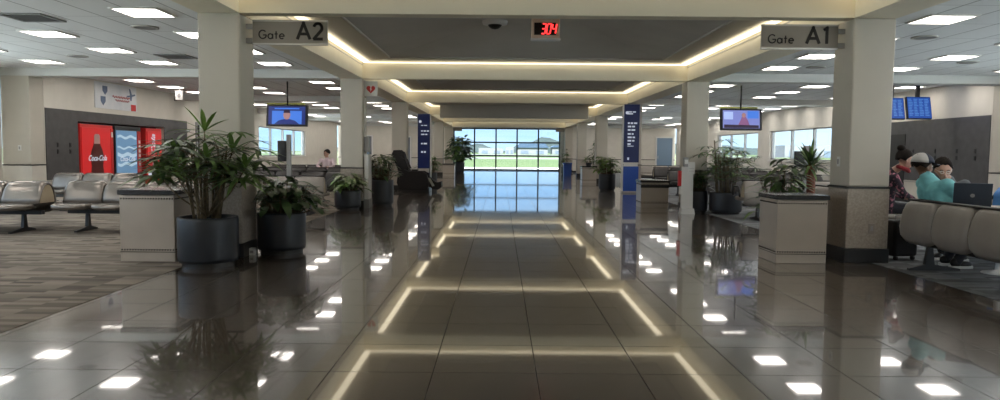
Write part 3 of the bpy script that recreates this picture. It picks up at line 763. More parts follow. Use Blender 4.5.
# ------------------------------------------------------------------ tandem benches
SEATW = .62
def bench_meshes(shell, inner, ys=1.0):
    w = SEATW/2-.012
    # inverted U back: centre line in (y,z); y grows to the rear, the seat faces -y
    cl = [(-.02, .44), (.0, .52), (.025, .60), (.05, .68), (.085, .745), (.13, .775), (.18, .775), (.225, .74), (.255, .66), (.275, .56), (.285, .44), (.272, .35), (.22, .295)]
    cl = [(y*ys, z) for y, z in cl]
    us = [-1, -.985, -.93, -.8, -.5, 0, .5, .8, .93, .985, 1]
    rows = []
    for i, (y, z) in enumerate(cl):
        top = max(0, (z-.62)/.155)
        r = []
        for u in us:
            e = abs(u)**14
            zz = z-.05*e*top*(1 if True else 0)
            if i >= 10: zz += .045*abs(u)**5
            yy = y+(.02*e if i < 5 else (-.02*e if i > 6 else 0)) - (.0)
            r.append((u*w*(1-.03*top), yy, zz))
        rows.append(r)
    back = MB().grid(rows).mesh('backrest', shell)
    cap = MB()
    pts = [(y, z) for y, z in cl[:12]]
    return back
def rounded_seat(m):
    mb = MB(); n = 36; rows = []
    prof = [(.80, .365), (.96, .375), (1.0, .405), (.98, .43), (.90, .445), (.6, .45), (.02, .448)]
    for s, z in prof:
        r = []
        for i in range(n):
            a = 2*PI*i/n; c, q = math.cos(a), math.sin(a)
            x = math.copysign(abs(c)**.6, c)*.295*s; y = math.copysign(abs(q)**.72, q)*.255*s
            r.append((x, -.235+y, z+.012*abs(x/.295)**2*(1 if z > .42 else 0)))
        rows.append(r)
    mb.grid(rows, closed=True); mb.add(rows[0], [tuple(range(n))]); mb.add(rows[-1], [tuple(range(n))])
    return mb.mesh('seat', m)
SEAT = {}
def tandem(label, x, y, rz, n, style='shell', group='waiting benches', trim=False, twin=False, arms=()):
    ys = 1.45 if twin else 1.0; key = (style, ys)
    if key not in SEAT:
        SEAT[key] = (bench_meshes(style, 'inner', ys), rounded_seat(style))
    bk, sm = SEAT[key]
    t = thing('tandem_bench', label, 'bench', (x, y, 0), rz, group)
    Lh = n*SEATW/2
    for i in range(n):
        cx = -Lh+SEATW*(i+.5)
        o = bpy.data.objects.new('backrest', bk); COL.objects.link(o); o.parent = t; o.location.x = cx
        d = o.modifiers.new('solid', 'SOLIDIFY'); d.thickness = .028; d.offset = 0
        for sg in ((0, 1) if twin else (0,)):
            o = bpy.data.objects.new('seat', sm); COL.objects.link(o); o.parent = t; o.location.x = cx
            if sg: o.rotation_euler.z = PI; o.location.y = .27*ys
    MB().box(-Lh+.03, Lh-.03, .06, .15, .27, .335).obj('beam', 'black', t, .008)
    # end liners closing the hollow back
    for sx in (-1, 1):
        cl = [(-.005, .45), (.03, .58), (.065, .68), (.10, .735), (.155, .755), (.21, .73), (.24, .66), (.262, .55), (.27, .45)]
        cl = [(y*ys, z) for y, z in cl]
        x0, x1 = sorted((sx*(Lh-.045), sx*(Lh-.025)))
        MB().prism(cl, x0, x1, 'x').obj('end_liner', 'inner', t)
        yb = -.4
    for sx in ((-1, 1) if n < 5 else (-1, 0, 1)):
        xx = sx*(Lh-.33) if n > 1 else 0
        MB().prism([(-.24, 0), (-.24, .025), (.05, .07), (.08, .28), (.13, .28), (.16, .07), (.34, .025), (.34, 0)], xx-.022, xx+.022, 'x').obj('leg', 'alu', t, .005)
    if trim:
        MB().box(-Lh+.01, Lh-.01, .10, .20, .775, .80).obj('top_trim', 'blackfab', t, .01)
    for a in arms:
        xx = -Lh+SEATW*a
        MB().tube([(xx, .02, .45), (xx, -.03, .64), (xx, -.10, .66), (xx, -.36, .64), (xx, -.40, .60), (xx, -.36, .46)], .018, 8).obj('armrest', 'black', t)
    return t
# left foreground rows
tandem('bronze two-sided bench with open arched end, far left', -8.0, 11.05, 0, 3, 'shell', twin=True)
tandem('bronze bench of rounded seats between far left bench and the riveted pedestal', -5.95, 11.3, 0, 3, 'shell', arms=(2,))
tandem('bronze bench in front of the red vending machine', -8.5, 15.1, 0, 3, 'shell')
tandem('bronze bench half hidden behind the tall fan palm', -5.35, 13.6, 0, 2, 'shell')
# left middle rows
tandem('beige bench in the row just behind the dark leafy plant', -4.75, 14.6, PI, 4, 'shellb', trim=True)
tandem('dark topped bench beyond, second row behind the dark leafy plant', -5.3, 18.2, PI, 5, 'shelld', trim=True)
tandem('dark topped bench under the left television', -5.8, 21.4, 0, 6, 'shelld', trim=True)
tandem('dark topped bench by the left windows where a person in pink sits', -6.2, 25.2, 0, 6, 'shelld', trim=True)
# right rows
b1 = tandem('beige bench seen from behind at the right edge, man in teal seated', 4.98, 7.20, PI/2, 4, 'shellb', trim=True)
tandem('beige bench facing the man in teal, against the charcoal wall side', 6.15, 8.6, -PI/2, 4, 'shellb', trim=True)
tandem('beige bench beyond the Gate A1 column where the woman sits', 5.5, 11.2, PI/2, 3, 'shellb', trim=True)
tandem('beige bench with curved armrest left of the yucca', 6.0, 14.3, PI, 4, 'shellb', trim=True, arms=(4,))
tandem('dark bench in the second row behind the airy palm', 6.6, 18.4, PI, 5, 'shelld', trim=True)
tandem('dark bench under the right television', 7.0, 22, 0, 6, 'shelld', trim=True)
tandem('dark bench nearest the right windows', 7.4, 26, 0, 6, 'shelld', trim=True)
tandem('beige bench in the distance right of the blue sign tower', 6.4, 30, 0, 4, 'shellb', trim=True)

# ------------------------------------------------------------------ televisions, monitors
def television(label, x, y, z, w, h, tilt, pics, rz=0):
    t = thing('television', label, 'television', (x, y, 0), rz, 'hanging televisions')
    T = TR(0, 0, z) @ Matrix.Rotation(tilt, 4, 'X')
    MB().box(-w/2, w/2, -.04, .05, -h/2, h/2, 0, T).obj('housing', 'black', t, .012)
    s = MB().box(-w/2+.06, w/2-.06, -.046, -.04, -h/2+.05, h/2-.04, 0, T).obj('screen', pics[0], t)
    for nm, m, poly in pics[1]:
        MB().prism([(p[0]*w, p[1]*h) for p in poly], -.0465-.0008*(1+pics[1].index((nm, m, poly))), -.0462, 'y', 0, T).obj(nm, m, s)
    MB().box(-w/2, w/2-.1, -.02, .06, h/2+.02, h/2+.055, 0, T).obj('top_bar', 'yellow', t)
    MB().tube([(0, .03, z+h/2-.05), (0, .03, CZ)], .022, 10).obj('ceiling_mount', 'blacktrim', t)
ell = lambda cx, cy, rx, ry, n=20: [(cx+rx*math.cos(2*PI*i/n), cy+ry*math.sin(2*PI*i/n)) for i in range(n)]
television('hanging television showing a man in a suit on blue, left side', -5.6, 19, 2.20, 1.08, .56, -.12,
           ('tvnavy', [('picture', 'tvblue', [(-.36, -.40), (.36, -.40), (.36, .22), (-.36, .22)]), ('banner', 'tvblue', [(-.3, .30), (.3, .30), (.3, .36), (-.3, .36)]), ('suit', 'tvnavy', [(-.30, -.40), (.30, -.40), (.20, -.24), (.07, -.17), (-.07, -.17), (-.20, -.24)]),
                       ('face', 'tvskin', ell(0, .03, .085, .22)), ('hair', 'tvdark', [(-.08, .12), (.08, .12), (.07, .26), (0, .30), (-.07, .26)])]))
television('hanging television showing a figure on lilac, right side', 6.3, 19, 2.20, 1.08, .56, -.12,
           ('tvlilac', [('window_picture', 'tvwhite', [(-.42, .0), (-.2, .0), (-.2, .36), (-.42, .36)]), ('sky_picture', 'tvblue', [(.15, .05), (.42, .05), (.42, .4), (.15, .4)]),
                        ('figure', 'tvpurple', [(-.12, -.4), (.22, -.4), (.16, -.05), (.10, .14), (.02, .14), (-.02, -.05)]), ('figure_head', 'tvskin', ell(.06, .2, .05, .11)), ('table', 'tvdark', [(-.42, -.4), (.42, -.4), (.42, -.27), (-.42, -.24)])]))
def fids(label, x, y, z, w, h, rz):
    t = thing('flight_monitor', label, 'monitor', (x, y, 0), rz, 'blue flight monitors')
    T = TR(0, 0, z) @ Matrix.Rotation(-.2, 4, 'X')
    MB().box(-w/2, w/2, -.03, .05, -h/2, h/2, 0, T).obj('housing', 'black', t, .01)
    s = MB().box(-w/2+.015, w/2-.015, -.035, -.03, -h/2+.015, h/2-.015, 0, T).obj('screen', 'fids', t)
    m = MB(); R = random.Random(int(x*10))
    for i in range(11):
        zz = h/2-.07-i*(h-.12)/11; xx = -w/2+.04
        for k in range(4):
            ww = (w-.1)/4*R.uniform(.5, .9); m.box(xx, xx+ww, -.038, -.0355, zz-.012, zz+.012, 0, T); xx += (w-.08)/4
    m.obj('text_rows', 'fidsrow', s)
    MB().box(-.05, .05, .04, .09, z-.1, CZ).obj('mount', 'blacktrim', t)
fids('blue flight monitor nearest the charcoal wall, slightly tilted', 10.72, 18.6, 2.52, .66, .58, .10)
fids('blue flight monitor half hidden by the Gate A1 column', 10.05, 18.6, 2.50, .62, .56, .10)
def kiosk(label, x, y, hp, z0, z1, w, side):
    t = thing('boarding_monitor', label, 'monitor', (x, y, 0), 0, 'dark monitors on grey posts')
    MB().box(-.04, .04, -.03, .03, 0, hp).obj('post', 'grey', t, .006); MB().box(-.2, .2, -.2, .2, 0, .025).obj('base', 'alu', t, .006)
    a, b = sorted((side*.04, side*(.04+w)))
    MB().box(a, b, -.06, .0, z0, z1).obj('display', 'black', t, .012)
kiosk('dark monitor on a grey post above the dark leafy plant', -3.78, 12.9, 1.58, 1.10, 1.47, .15, -1)
kiosk('dark monitor on a dark post behind the yucca', 5.25, 12.4, 1.45, 1.08, 1.36, .17, -1)

# hanging white gate number sign, poster, vending machines, wall plates on the left
hs = thing('hanging_sign', 'small white square sign hung from the ceiling above the palm', 'sign', (-9.3, 21, 0))
MB().box(-.11, .11, -.05, .05, 2.72, 2.98).obj('body', 'white', hs, .008); MB().box(-.14, -.11, -.06, .06, 2.70, 3.0).obj('side_plate', 'blacktrim', hs); MB().tube([(0, 0, 2.97), (0, 0, CZ)], .012, 8).obj('rod', 'grey', hs)
MB().prism(ell(0, 2.85, .045, .065), -.054, -.05, 'y').obj('pictogram', 'grey', hs)
po = thing('wall_poster', 'pale poster with planes and badges high on the left wall', 'poster', (XL, 20.0, 0), PI/2)
# local frame: x along the wall (+y world), -y local = into the room (+x world)
MB().box(-1.1, 1.05, -.02, 0, 2.37, 3.06).obj('sheet', 'paper', po)
pl = MB()
def plane_shape(cx, cz, s): return [(cx-.30*s, cz-.06*s), (cx-.05*s, cz-.03*s), (cx-.12*s, cz+.22*s), (cx-.02*s, cz+.20*s), (cx+.10*s, cz+.0*s), (cx+.32*s, cz+.04*s), (cx+.34*s, cz-.02*s), (cx+.10*s, cz-.07*s), (cx+.05*s, cz-.24*s), (cx-.04*s, cz-.22*s), (cx-.06*s, cz-.09*s), (cx-.28*s, cz-.12*s)]
pl.prism(plane_shape(.72, 2.84, .75), -.024, -.0205, 'y').obj('plane_picture', 'ink1', po)
for cx, cz in ((-.62, 2.86), (-.72, 2.58)):
    MB().prism([(cx-.12, cz+.11), (cx+.12, cz+.11), (cx+.12, cz-.02), (cx, cz-.13), (cx-.12, cz-.02)], -.024, -.0205, 'y').obj('badge_picture', 'ink1', po)
wv = [(-.25+.9*i/24, 2.72+.03*math.sin(i*1.7)) for i in range(25)]
sc_ = MB().tube([(a, -.024, b) for a, b in wv], .014, 5); sc_.tube([(a*.8+.1, -.024, b-.09) for a, b in wv], .010, 5); sc_.obj('script_picture', 'ink2', po)
MB().box(.72, 1.0, -.024, -.0205, 2.38, 2.56).obj('red_block', 'red', po)

def font_mesh(body, size, shear=0.0):
    cu = bpy.data.curves.new('lettering', 'FONT'); cu.body = body; cu.size = size; cu.shear = shear; cu.extrude = .002; cu.offset = size*.012; cu.align_x = 'CENTER'
    o = bpy.data.objects.new('tmp_text', cu); COL.objects.link(o)
    dg = bpy.context.evaluated_depsgraph_get(); me = bpy.data.meshes.new_from_object(o.evaluated_get(dg))
    bpy.data.objects.remove(o); me.name = 'lettering'; return me
def vending(label, y0, y1, front, kind):
    w = y1-y0; dep = .82
    t = thing('vending_machine', label, 'vending machine', (XL-.80, (y0+y1)/2, .006), PI/2, 'vending machines on the left wall')
    body = 'red' if kind != 'screen' else 'black'
    MB().box(-w/2, w/2, -dep, 0, .06, 1.92).obj('cabinet', body, t, .015)
    MB().box(-w/2+.03, w/2-.03, -dep+.04, -.02, 0, .06).obj('plinth', 'black', t)
    f = -dep
    if kind == 'bottle':
        MB().box(-w/2+.03, w/2-.16, f-.02, f, .12, 1.83).obj('lit_front', 'coke', t, .006)
        MB().box(w/2-.14, w/2-.02, f-.02, f, .12, 1.83).obj('coin_column', 'red', t, .004)
        MB().box(w/2-.13, w/2-.05, f-.03, f-.02, 1.6, 1.74).obj('coin_plate', 'white', t)
        # bottle picture: dark contour bottle with a pale cap and neck
        pr = [(.19, .35), (.20, .62), (.175, .78), (.20, .95), (.205, 1.06), (.17, 1.20), (.11, 1.33), (.085, 1.44), (.085, 1.52)]
        poly = [(-a*1.5-.06, z+.05) for a, z in pr]+[(a*1.5-.06, z+.05) for a, z in reversed(pr)]
        MB().prism(poly, f-.025, f-.0205, 'y').obj('bottle_picture', mat('bottle_brown', (.10, .008, .006), .4), t)
        MB().prism([(-.20, 1.42), (.08, 1.42), (.08, 1.62), (.03, 1.67), (-.15, 1.67), (-.20, 1.62)], f-.028, f-.0255, 'y').obj('bottle_cap_picture', mat('bottle_cap_pale', (.55, .35, .33), .4), t)
        me = font_mesh('Coca-Cola', .20, .35); me.materials.append(M['wtext'])
        o = bpy.data.objects.new('logo_lettering', me); COL.objects.link(o); o.parent = t; o.location = (-.06, f-.03, .98); o.rotation_euler = (PI/2, 0, 0)
    elif kind == 'screen':
        MB().box(-w/2+.04, w/2-.28, f-.02, f, .45, 1.80).obj('lit_front', 'vendscreen', t, .006)
        for zz, hh, ph in ((1.62, .07, 0), (1.32, .05, 1), (1.12, .10, 2), (.86, .08, 3)):
            n = 14; x0, x1 = -w/2+.08, w/2-.32
            top = [(x0+(x1-x0)*i/n, zz+hh/2+.03*math.sin(i*.8+ph)) for i in range(n+1)]
            MB().prism(top+[(a, b-hh) for a, b in reversed(top)], f-.025, f-.0205, 'y').obj('cloud_picture', 'vendlight', t)
        me = font_mesh('Coca-Cola', .19, .35); me.materials.append(M['wtext'])
        o = bpy.data.objects.new('logo_lettering', me); COL.objects.link(o); o.parent = t; o.location = (-.12, f-.03, .95); o.rotation_euler = (PI/2, 0, 0)
        MB().box(w/2-.24, w/2-.03, f-.015, f, .2, 1.80).obj('side_strip', 'red', t, .004)
        for k in range(6): MB().box(w/2-.18, w/2-.09, f-.025, f-.0155, 1.45-k*.13, 1.54-k*.13).obj('button', 'white', t)
        MB().box(-w/2+.1, w/2-.4, f-.015, f, .15, .36).obj('delivery_flap', 'black', t)
    else:
        MB().box(-w/2+.05, w/2-.05, f-.02, f, .15, 1.82).obj('lit_front', 'coke', t, .006)
        me = font_mesh('Coca-Cola', .34, .3); me.materials.append(M['wtext'])
        o = bpy.data.objects.new('logo_lettering', me); COL.objects.link(o); o.parent = t; o.location = (.0, f-.03, 1.0); o.rotation_euler = (PI/2, -PI/2, 0)
        MB().prism([(-w/2+.06, .4), (w/2-.06, .55), (w/2-.06, .75), (-w/2+.06, .6)], f-.025, f-.0205, 'y').obj('white_wave', 'wtext', t)
vending('red soda machine with a big bottle picture beside the charcoal wall', 18.18, 19.72, 0, 'bottle')
vending('dark vending machine with a pale blue lit front', 19.82, 21.25, 0, 'screen')
vending('red and white soda machine behind the palm leaves', 21.55, 22.55, 0, 'tall')
def plate(label, loc, rz, m='white', w=.075, h=.12):
    t = thing('wall_plate', label, 'wall plate', loc, rz, 'wall plates')
    MB().box(-w/2, w/2, -.012, 0, -h/2, h/2).obj('cover', m, t, .004); MB().box(-.014, .014, -.018, -.012, -.03, .03).obj('rocker', 'black' if m == 'black' else 'grey', t)
for y, z, lab in ((17.25, 1.38, 'upper dark socket on left charcoal wall near the far left pilaster'), (17.25, 1.22, 'lower dark socket on left charcoal wall near the far left pilaster'),
                  (17.75, 1.38, 'upper dark socket on left charcoal wall next to the soda machine'), (17.75, 1.22, 'lower dark socket on left charcoal wall next to the soda machine')):
    plate(lab, (XL+.02, y, z), PI/2, 'black', .07, .11)
plate('white switch plate on the far left pilaster', (-10.85, 16.29, 1.30), 0)
plate('white switch plate on the Gate A1 column', (RX, 8.9, 1.22), -PI/2)
plate('beige outlet on the speckled base of the Gate A1 column', (RX+.30, LINE(1)-.006, .42), 0, 'shellb')
for i, y in enumerate((17.3, 18.0, 18.9, 19.9)):
    for z in (1.42, 1.25):
        plate(f"{'upper' if z > 1.3 else 'lower'} dark socket on right charcoal wall, {ORD[i]} pair from the white pilaster", (XR-.02, y, z), -PI/2, 'black', .07, .11)
# a dark opening in the right charcoal wall and a framed dark door
struct('door_6', MB().box(XR-.035, XR-.02, 20.3, 22.2, .1, 1.9), 'blacktrim')
# small white block at the foot of the left column
ws = thing('floor_outlet', 'small white box on the floor between two pots by the left column', 'floor box', (-3.06, 8.86, 0))
MB().box(-.035, .035, -.04, .04, 0, .09).obj('body', 'white', ws, .008); MB().box(-.02, .02, -.045, -.04, .03, .06).obj('socket', 'grey', ws)

# table, laptop, cup and bag among the seated people
tb = thing('side_table', 'small round table with white pedestal before the seated men', 'table', (5.54, 7.92, 0))
MB().lathe([(.01, .715), (.345, .715), (.36, .725), (.36, .735), (.345, .74), (.01, .74)], n=32).obj('table_top', 'ped', tb)
MB().lathe([(.045, .03), (.035, .1), (.035, .715)], n=16).obj('pedestal', 'white', tb); MB().lathe([(.17, 0), (.17, .012), (.05, .04)], n=24).obj('base', 'white', tb)
lp = thing('laptop', 'open dark laptop with lid turned to the aisle, on the small table', 'laptop', (5.25, 8.0, .741), -.5)
MB().box(-.18, .18, -.02, .22, 0, .016).obj('keyboard_deck', 'laptop', lp, .004)
LT = TR(0, -.02, .016) @ Matrix.Rotation(.35, 4, 'X')
MB().box(-.18, .18, -.012, 0, 0, .265, 0, LT).obj('lid', 'laptop', lp, .004)
MB().prism(ell(0, .12, .022, .022), -.0145, -.0122, 'y', 0, LT).obj('lid_emblem', 'grey', lp)
bg = thing('backpack', 'bright blue bag at the right edge beside the laptop', 'bag', (5.98, 8.42, -.115), .3)
MB().prism([(-.16, .57), (.16, .57), (.175, .75), (.15, .98), (.08, 1.05), (-.08, 1.05), (-.15, .98), (-.175, .75)], -.09, .09, 'y').obj('body', 'bluebag', bg, .04)
MB().prism([(-.12, .60), (.12, .60), (.12, .78), (-.12, .80)], -.13, -.085, 'y').obj('pocket', 'bluebag', bg, .02)
MB().tube([(-.04, 0, 1.04), (-.03, 0, 1.09), (.03, 0, 1.09), (.04, 0, 1.04)], .012, 8).obj('handle', 'black', bg)
for a in (-1, 1): MB().tube([(a*.09, .09, 1.0), (a*.11, .16, .9), (a*.11, .15, .72), (a*.13, .09, .60)], .016, 8).obj('strap', 'black', bg)
cc = thing('suitcase', 'small black wheeled case under the bench beside the Gate A1 column', 'suitcase', (5.02, 8.98, 0), .2)
MB().box(-.17, .17, -.11, .11, .05, .5).obj('body', 'blackfab', cc, .03); MB().tube([(-.08, 0, .5), (-.08, 0, .56), (.08, 0, .56), (.08, 0, .5)], .01, 8).obj('handle', 'grey', cc)
for a in (-1, 1): MB().lathe([(.03, -.012), (.03, .012)], n=14, T=TR(a*.12, -.08, .03) @ Matrix.Rotation(PI/2, 4, 'Y')).obj('wheel', 'black', cc)

# ------------------------------------------------------------------ people
def capsule(mb, p0, r0, p1, r1, n=14):
    p0, p1 = Vector(p0), Vector(p1); d = p1-p0
    if d.length < 1e-5: mb.ball(p0, r0, n=n); return
    z = d.normalized(); a = z.orthogonal().normalized(); b = z.cross(a); rows = []
    for i in range(5):
        t = PI/2*i/4; rows.append((p0-z*r0*math.cos(t), r0*math.sin(t)))
    for i in range(5):
        t = PI/2*i/4; rows.append((p1+z*r1*math.sin(t), r1*math.cos(t)))
    vs = [[c+(a*math.cos(2*PI*k/n)+b*math.sin(2*PI*k/n))*max(r, 1e-4) for k in range(n)] for c, r in rows]
    mb.grid(vs, closed=True)
def person(label, J, mats, loc_root, voxel=.011, group=None, bulk=1.0):
    """J: joints in world coordinates. One continuous body; hair, cap and shoes are children."""
    V = {k: Vector(v) for k, v in J.items()}
    t = thing('person', label, 'person', loc_root, 0, group)
    O = Vector(loc_root); segs = []
    def S(a, ra, b, rb, tagname): segs.append((V[a]-O if isinstance(a, str) else Vector(a)-O, ra, V[b]-O if isinstance(b, str) else Vector(b)-O, rb, tagname)) if bulk == 1 or tagname == 1 else segs.append((Vector(V[a] if isinstance(a, str) else a)-O, ra*bulk, Vector(V[b] if isinstance(b, str) else b)-O, rb*bulk, tagname))
    fwd, left, up = V['fwd'].normalized(), V['left'].normalized(), Vector((0, 0, 1))
    pel, ch, nk, hd = V['pelvis'], V['chest'], V['neck'], V['head']
    for s in (-1, 1):
        S(pel+left*s*.075, .125, pel+left*s*.06+(ch-pel)*.4, .115, 0)
        S(pel+left*s*.06+(ch-pel)*.4, .115, ch+left*s*.07, .118, 0)
    S(ch, .12, nk-(nk-ch)*.25, .075, 0)
    S(nk-(nk-ch)*.2, .058, hd-up*.07, .052, 1)
    hf = V.get('face', fwd).normalized()
    S(hd+up*.03-hf*.02, .092, hd-up*.01+hf*.012, .088, 1); S(hd-up*.03+hf*.03, .066, hd-up*.085+hf*.045, .042, 1)
    S(hd-up*.012+hf*.098, .010, hd-up*.040+hf*.112, .015, 1)
    hl = up.cross(hf).normalized()
    for s in (-1, 1):
        S(hd-up*.005+hl*s*.090-hf*.012, .012, hd-up*.035+hl*s*.086-hf*.006, .012, 1)
    S(hd-up*.066+hf*.088-hl*.02, .008, hd-up*.066+hf*.088+hl*.02, .008, 1)
    for sd, s in (('l', 1), ('r', -1)):
        sh, el, wr = V['sh_'+sd], V['el_'+sd], V['wr_'+sd]
        S(ch+left*s*.08+up*.03, .09, sh, .066, 0)
        S(sh, .062, el, .046, 0 if mats[4] else 0)
        S(el, .045, el.lerp(wr, .25), .044, 0 if mats[4] else 1); S(el.lerp(wr, .2), .042, wr, .030, 0 if mats[4] else 1)
        hd_ = V.get('hd_'+sd, (wr-el)).normalized(); pn = V.get('pn_'+sd, Vector((0, 0, -1)))   # hand direction and palm normal
        sdv = hd_.cross(pn).normalized()*(s)
        pm = wr+hd_*.085
        S(wr+hd_*.01, .028, pm+sdv*.022, .020, 1); S(wr+hd_*.01, .028, pm-sdv*.022, .020, 1)
        for q, (off, ln) in enumerate(((.032, .068), (.011, .078), (-.011, .072), (-.032, .056))):
            b0 = pm+sdv*off; b1 = b0+hd_*ln*.5+pn*ln*.12; b2 = b1+hd_*ln*.36+pn*ln*.34
            S(b0, .0105, b1, .0095, 1); S(b1, .0095, b2, .008, 1)
        tb0 = wr+hd_*.035+sdv*.028; tb1 = tb0+hd_*.03+sdv*.026+pn*.008; tb2 = tb1+hd_*.032+sdv*.004+pn*.012
        S(tb0, .014, tb1, .012, 1); S(tb1, .012, tb2, .0095, 1)
        hp_, kn, an = pel+left*s*.09, V['kn_'+sd], V['an_'+sd]
        S(hp_, .10, kn, .062, 2); S(kn, .060, kn.lerp(an, .35), .058, 2); S(kn.lerp(an, .35), .056, an, .042, 2)
    mb = MB()
    for a, ra, b, rb, _ in segs: capsule(mb, a, ra, b, rb)
    o = bpy.data.objects.new('tmp_body', mb.mesh('body', mats[0])); COL.objects.link(o)
    d = o.modifiers.new('r', 'REMESH'); d.mode = 'VOXEL'; d.voxel_size = voxel; d.use_smooth_shade = True
    d = o.modifiers.new('s', 'SMOOTH'); d.factor = .5; d.iterations = 3
    dg = bpy.context.evaluated_depsgraph_get(); me = bpy.data.meshes.new_from_object(o.evaluated_get(dg)); bpy.data.objects.remove(o)
    me.name = 'body'; me.materials.clear()
    for m in mats[:3]: me.materials.append(M[m])
    mi = []
    for p in me.polygons:
        c = p.center; best = (9, 0)
        for a, ra, b, rb, tg in segs:
            ab = b-a; L2 = ab.length_squared; tt = 0 if L2 < 1e-9 else max(0, min(1, (c-a).dot(ab)/L2))
            dd = (c-a-ab*tt).length-(ra+(rb-ra)*tt)
            if dd < best[0]: best = (dd, tg)
        mi.append(best[1])
    me.polygons.foreach_set('material_index', mi); me.polygons.foreach_set('use_smooth', [True]*len(me.polygons))
    b = bpy.data.objects.new('body', me); COL.objects.link(b); b.parent = t
    Rm = Matrix((hf, hl, up)).transposed().to_4x4(); HT = TR(*(hd-O)) @ Rm     # head frame: x forward, y left, z up
    for s in (-1, 1):
        e = MB().ball((.085, s*.033, .0), (.012, .014, .009), T=HT).obj('eye', 'white', t); MB().ball((.0945, s*.033, .0), (.004, .006, .006), T=HT).obj('iris', 'hair', e)
    eb = MB()
    for s in (-1, 1): eb.tube([(.096, s*.018, .020), (.094, s*.035, .025), (.084, s*.052, .018)], .005, 6, T=HT)
    eb.obj('eyebrows', 'hair', t)
    # hair: shell over skull
    hr = mats[3]
    rows = []
    n = 22
    for i in range(7):
        ph = PI*.60*i/6; r = []
        for k in range(n):
            a = 2*PI*k/n; front = max(0, math.cos(a))
            p2 = ph*(1-.50*front) ; g = 1.03
            g = 1.03+.035*math.sin(a*5+i*1.9)*math.sin(ph*3)+.02*math.sin(a*9+i); p2 *= 1+.07*math.sin(a*7+1.3)*(i/6); r.append((-.010+.115*g*math.sin(p2)*math.cos(a), .098*g*math.sin(p2)*math.sin(a), .022+.116*math.cos(p2)*g))
        rows.append(r)
    MB().grid(rows, closed=True, T=HT).obj('hair', hr, t, solid=.014)
    for sd in 'lr':
        an = V['an_'+sd]-O; f = V.get('foot_'+sd, fwd); f = Vector((f.x, f.y, 0)).normalized(); FT = TR(an.x, an.y, 0) @ Matrix(((f.x, -f.y, 0, 0), (f.y, f.x, 0, 0), (0, 0, 1, 0), (0, 0, 0, 1)))
        sole = [(-.08, -.04), (.0, -.042), (.10, -.05), (.17, -.04), (.195, 0), (.17, .04), (.10, .05), (0, .042), (-.08, .04), (-.10, 0)]
        k = MB().prism(sole, .004, .032, 'z', 0, FT).obj('shoe_sole', 'white', t, .008)
        up_ = MB(); up_.ball((-.015, 0, .07), (.075, .04, .062), T=FT); up_.ball((.09, 0, .05), (.098, .044, .036), T=FT); up_.obj('shoe', 'black', t)
    return t, HT
# man in teal shirt, seated, seen from behind
p1, H1 = person('person in teal shirt and grey and navy cap, seated with back to the aisle', dict(
    fwd=(1, .12, 0), left=(-.12, 1, 0), pelvis=(5.14, 8.26, .55), chest=(5.04, 8.34, .88), neck=(4.97, 8.42, 1.07), head=(4.96, 8.46, 1.185), face=(1, .05, -.08),
    sh_l=(5.03, 8.56, .97), sh_r=(5.06, 8.14, .97), el_l=(5.20, 8.58, .76), wr_l=(5.40, 8.42, .79), el_r=(5.16, 8.20, .76), wr_r=(5.38, 8.30, .80),
    hd_l=(1, -.1, -.1), hd_r=(1, .2, -.1), pn_l=(0, 0, -1), pn_r=(0, 0, -1),
    kn_l=(5.52, 8.50, .50), kn_r=(5.50, 8.26, .50), an_l=(5.32, 8.50, .09), an_r=(5.30, 8.27, .09)), ('teal', 'skin1', 'denim', 'hair', True), (5.14, 8.3, 0), bulk=1.22)
cap = MB(); rows = []
for i in range(7):
    ph = PI*.5*i/6
    rows.append([(-.008+.125*math.sin(ph)*math.cos(2*PI*k/28), .112*math.sin(ph)*math.sin(2*PI*k/28), .035+.112*math.cos(ph)) for k in range(28)])
cap.grid(rows, closed=True, T=H1)
for idx, f in enumerate(cap.f):
    c = sum((Vector(cap.v[i]) for i in f), Vector())/len(f); lc = H1.inverted() @ c
    cap.m[idx] = 1 if lc.x < -.005 else 0
co = cap.obj('cap', ['capnavy', 'capgrey'], p1, solid=.008)
br = [[(.10+.10*t*math.cos(a)*1.0, .085*math.sin(a)*(1), .040-.012*t-.01*abs(math.sin(a))) for a in [PI*(-.5+k/12) for k in range(13)]] for t in (0, .5, 1)]
MB().grid(br, T=H1).obj('cap_bill', 'capnavy', co, solid=.006)
# man with dark hair, grey t-shirt, opposite
p2, H2 = person('person with dark hair in grey t-shirt looking down, seated opposite the teal shirt', dict(
    fwd=(-.86, -.5, 0), left=(.5, -.86, 0), pelvis=(5.80, 9.16, .53), chest=(5.68, 9.08, .85), neck=(5.60, 9.02, 1.04), head=(5.52, 8.98, 1.135), face=(-.30, -.88, -.36),
    sh_l=(5.72, 8.86, .95), sh_r=(5.54, 9.20, .95), el_l=(5.70, 8.74, .74), wr_l=(5.54, 8.80, .68), el_r=(5.42, 9.16, .74), wr_r=(5.38, 8.98, .68),
    hd_l=(-.6, .2, -.25), hd_r=(-.5, -.5, -.25), kn_l=(5.52, 8.84, .53), kn_r=(5.40, 9.06, .53), an_l=(5.70, 8.80, .09), an_r=(5.58, 9.02, .09)),
    ('greyshirt', 'skin2', 'denim', 'hair', False), (5.8, 9.16, 0))
gl = MB()
for s in (-1, 1): gl.tube([(.106+.0*k, s*.035+.022*math.cos(2*PI*k/12), .0+.016*math.sin(2*PI*k/12)) for k in range(13)], .0025, 5, T=H2); gl.tube([(.104, s*.057, .005), (.0, s*.098, .005)], .0025, 5, T=H2)
gl.obj('glasses', 'white', p2)
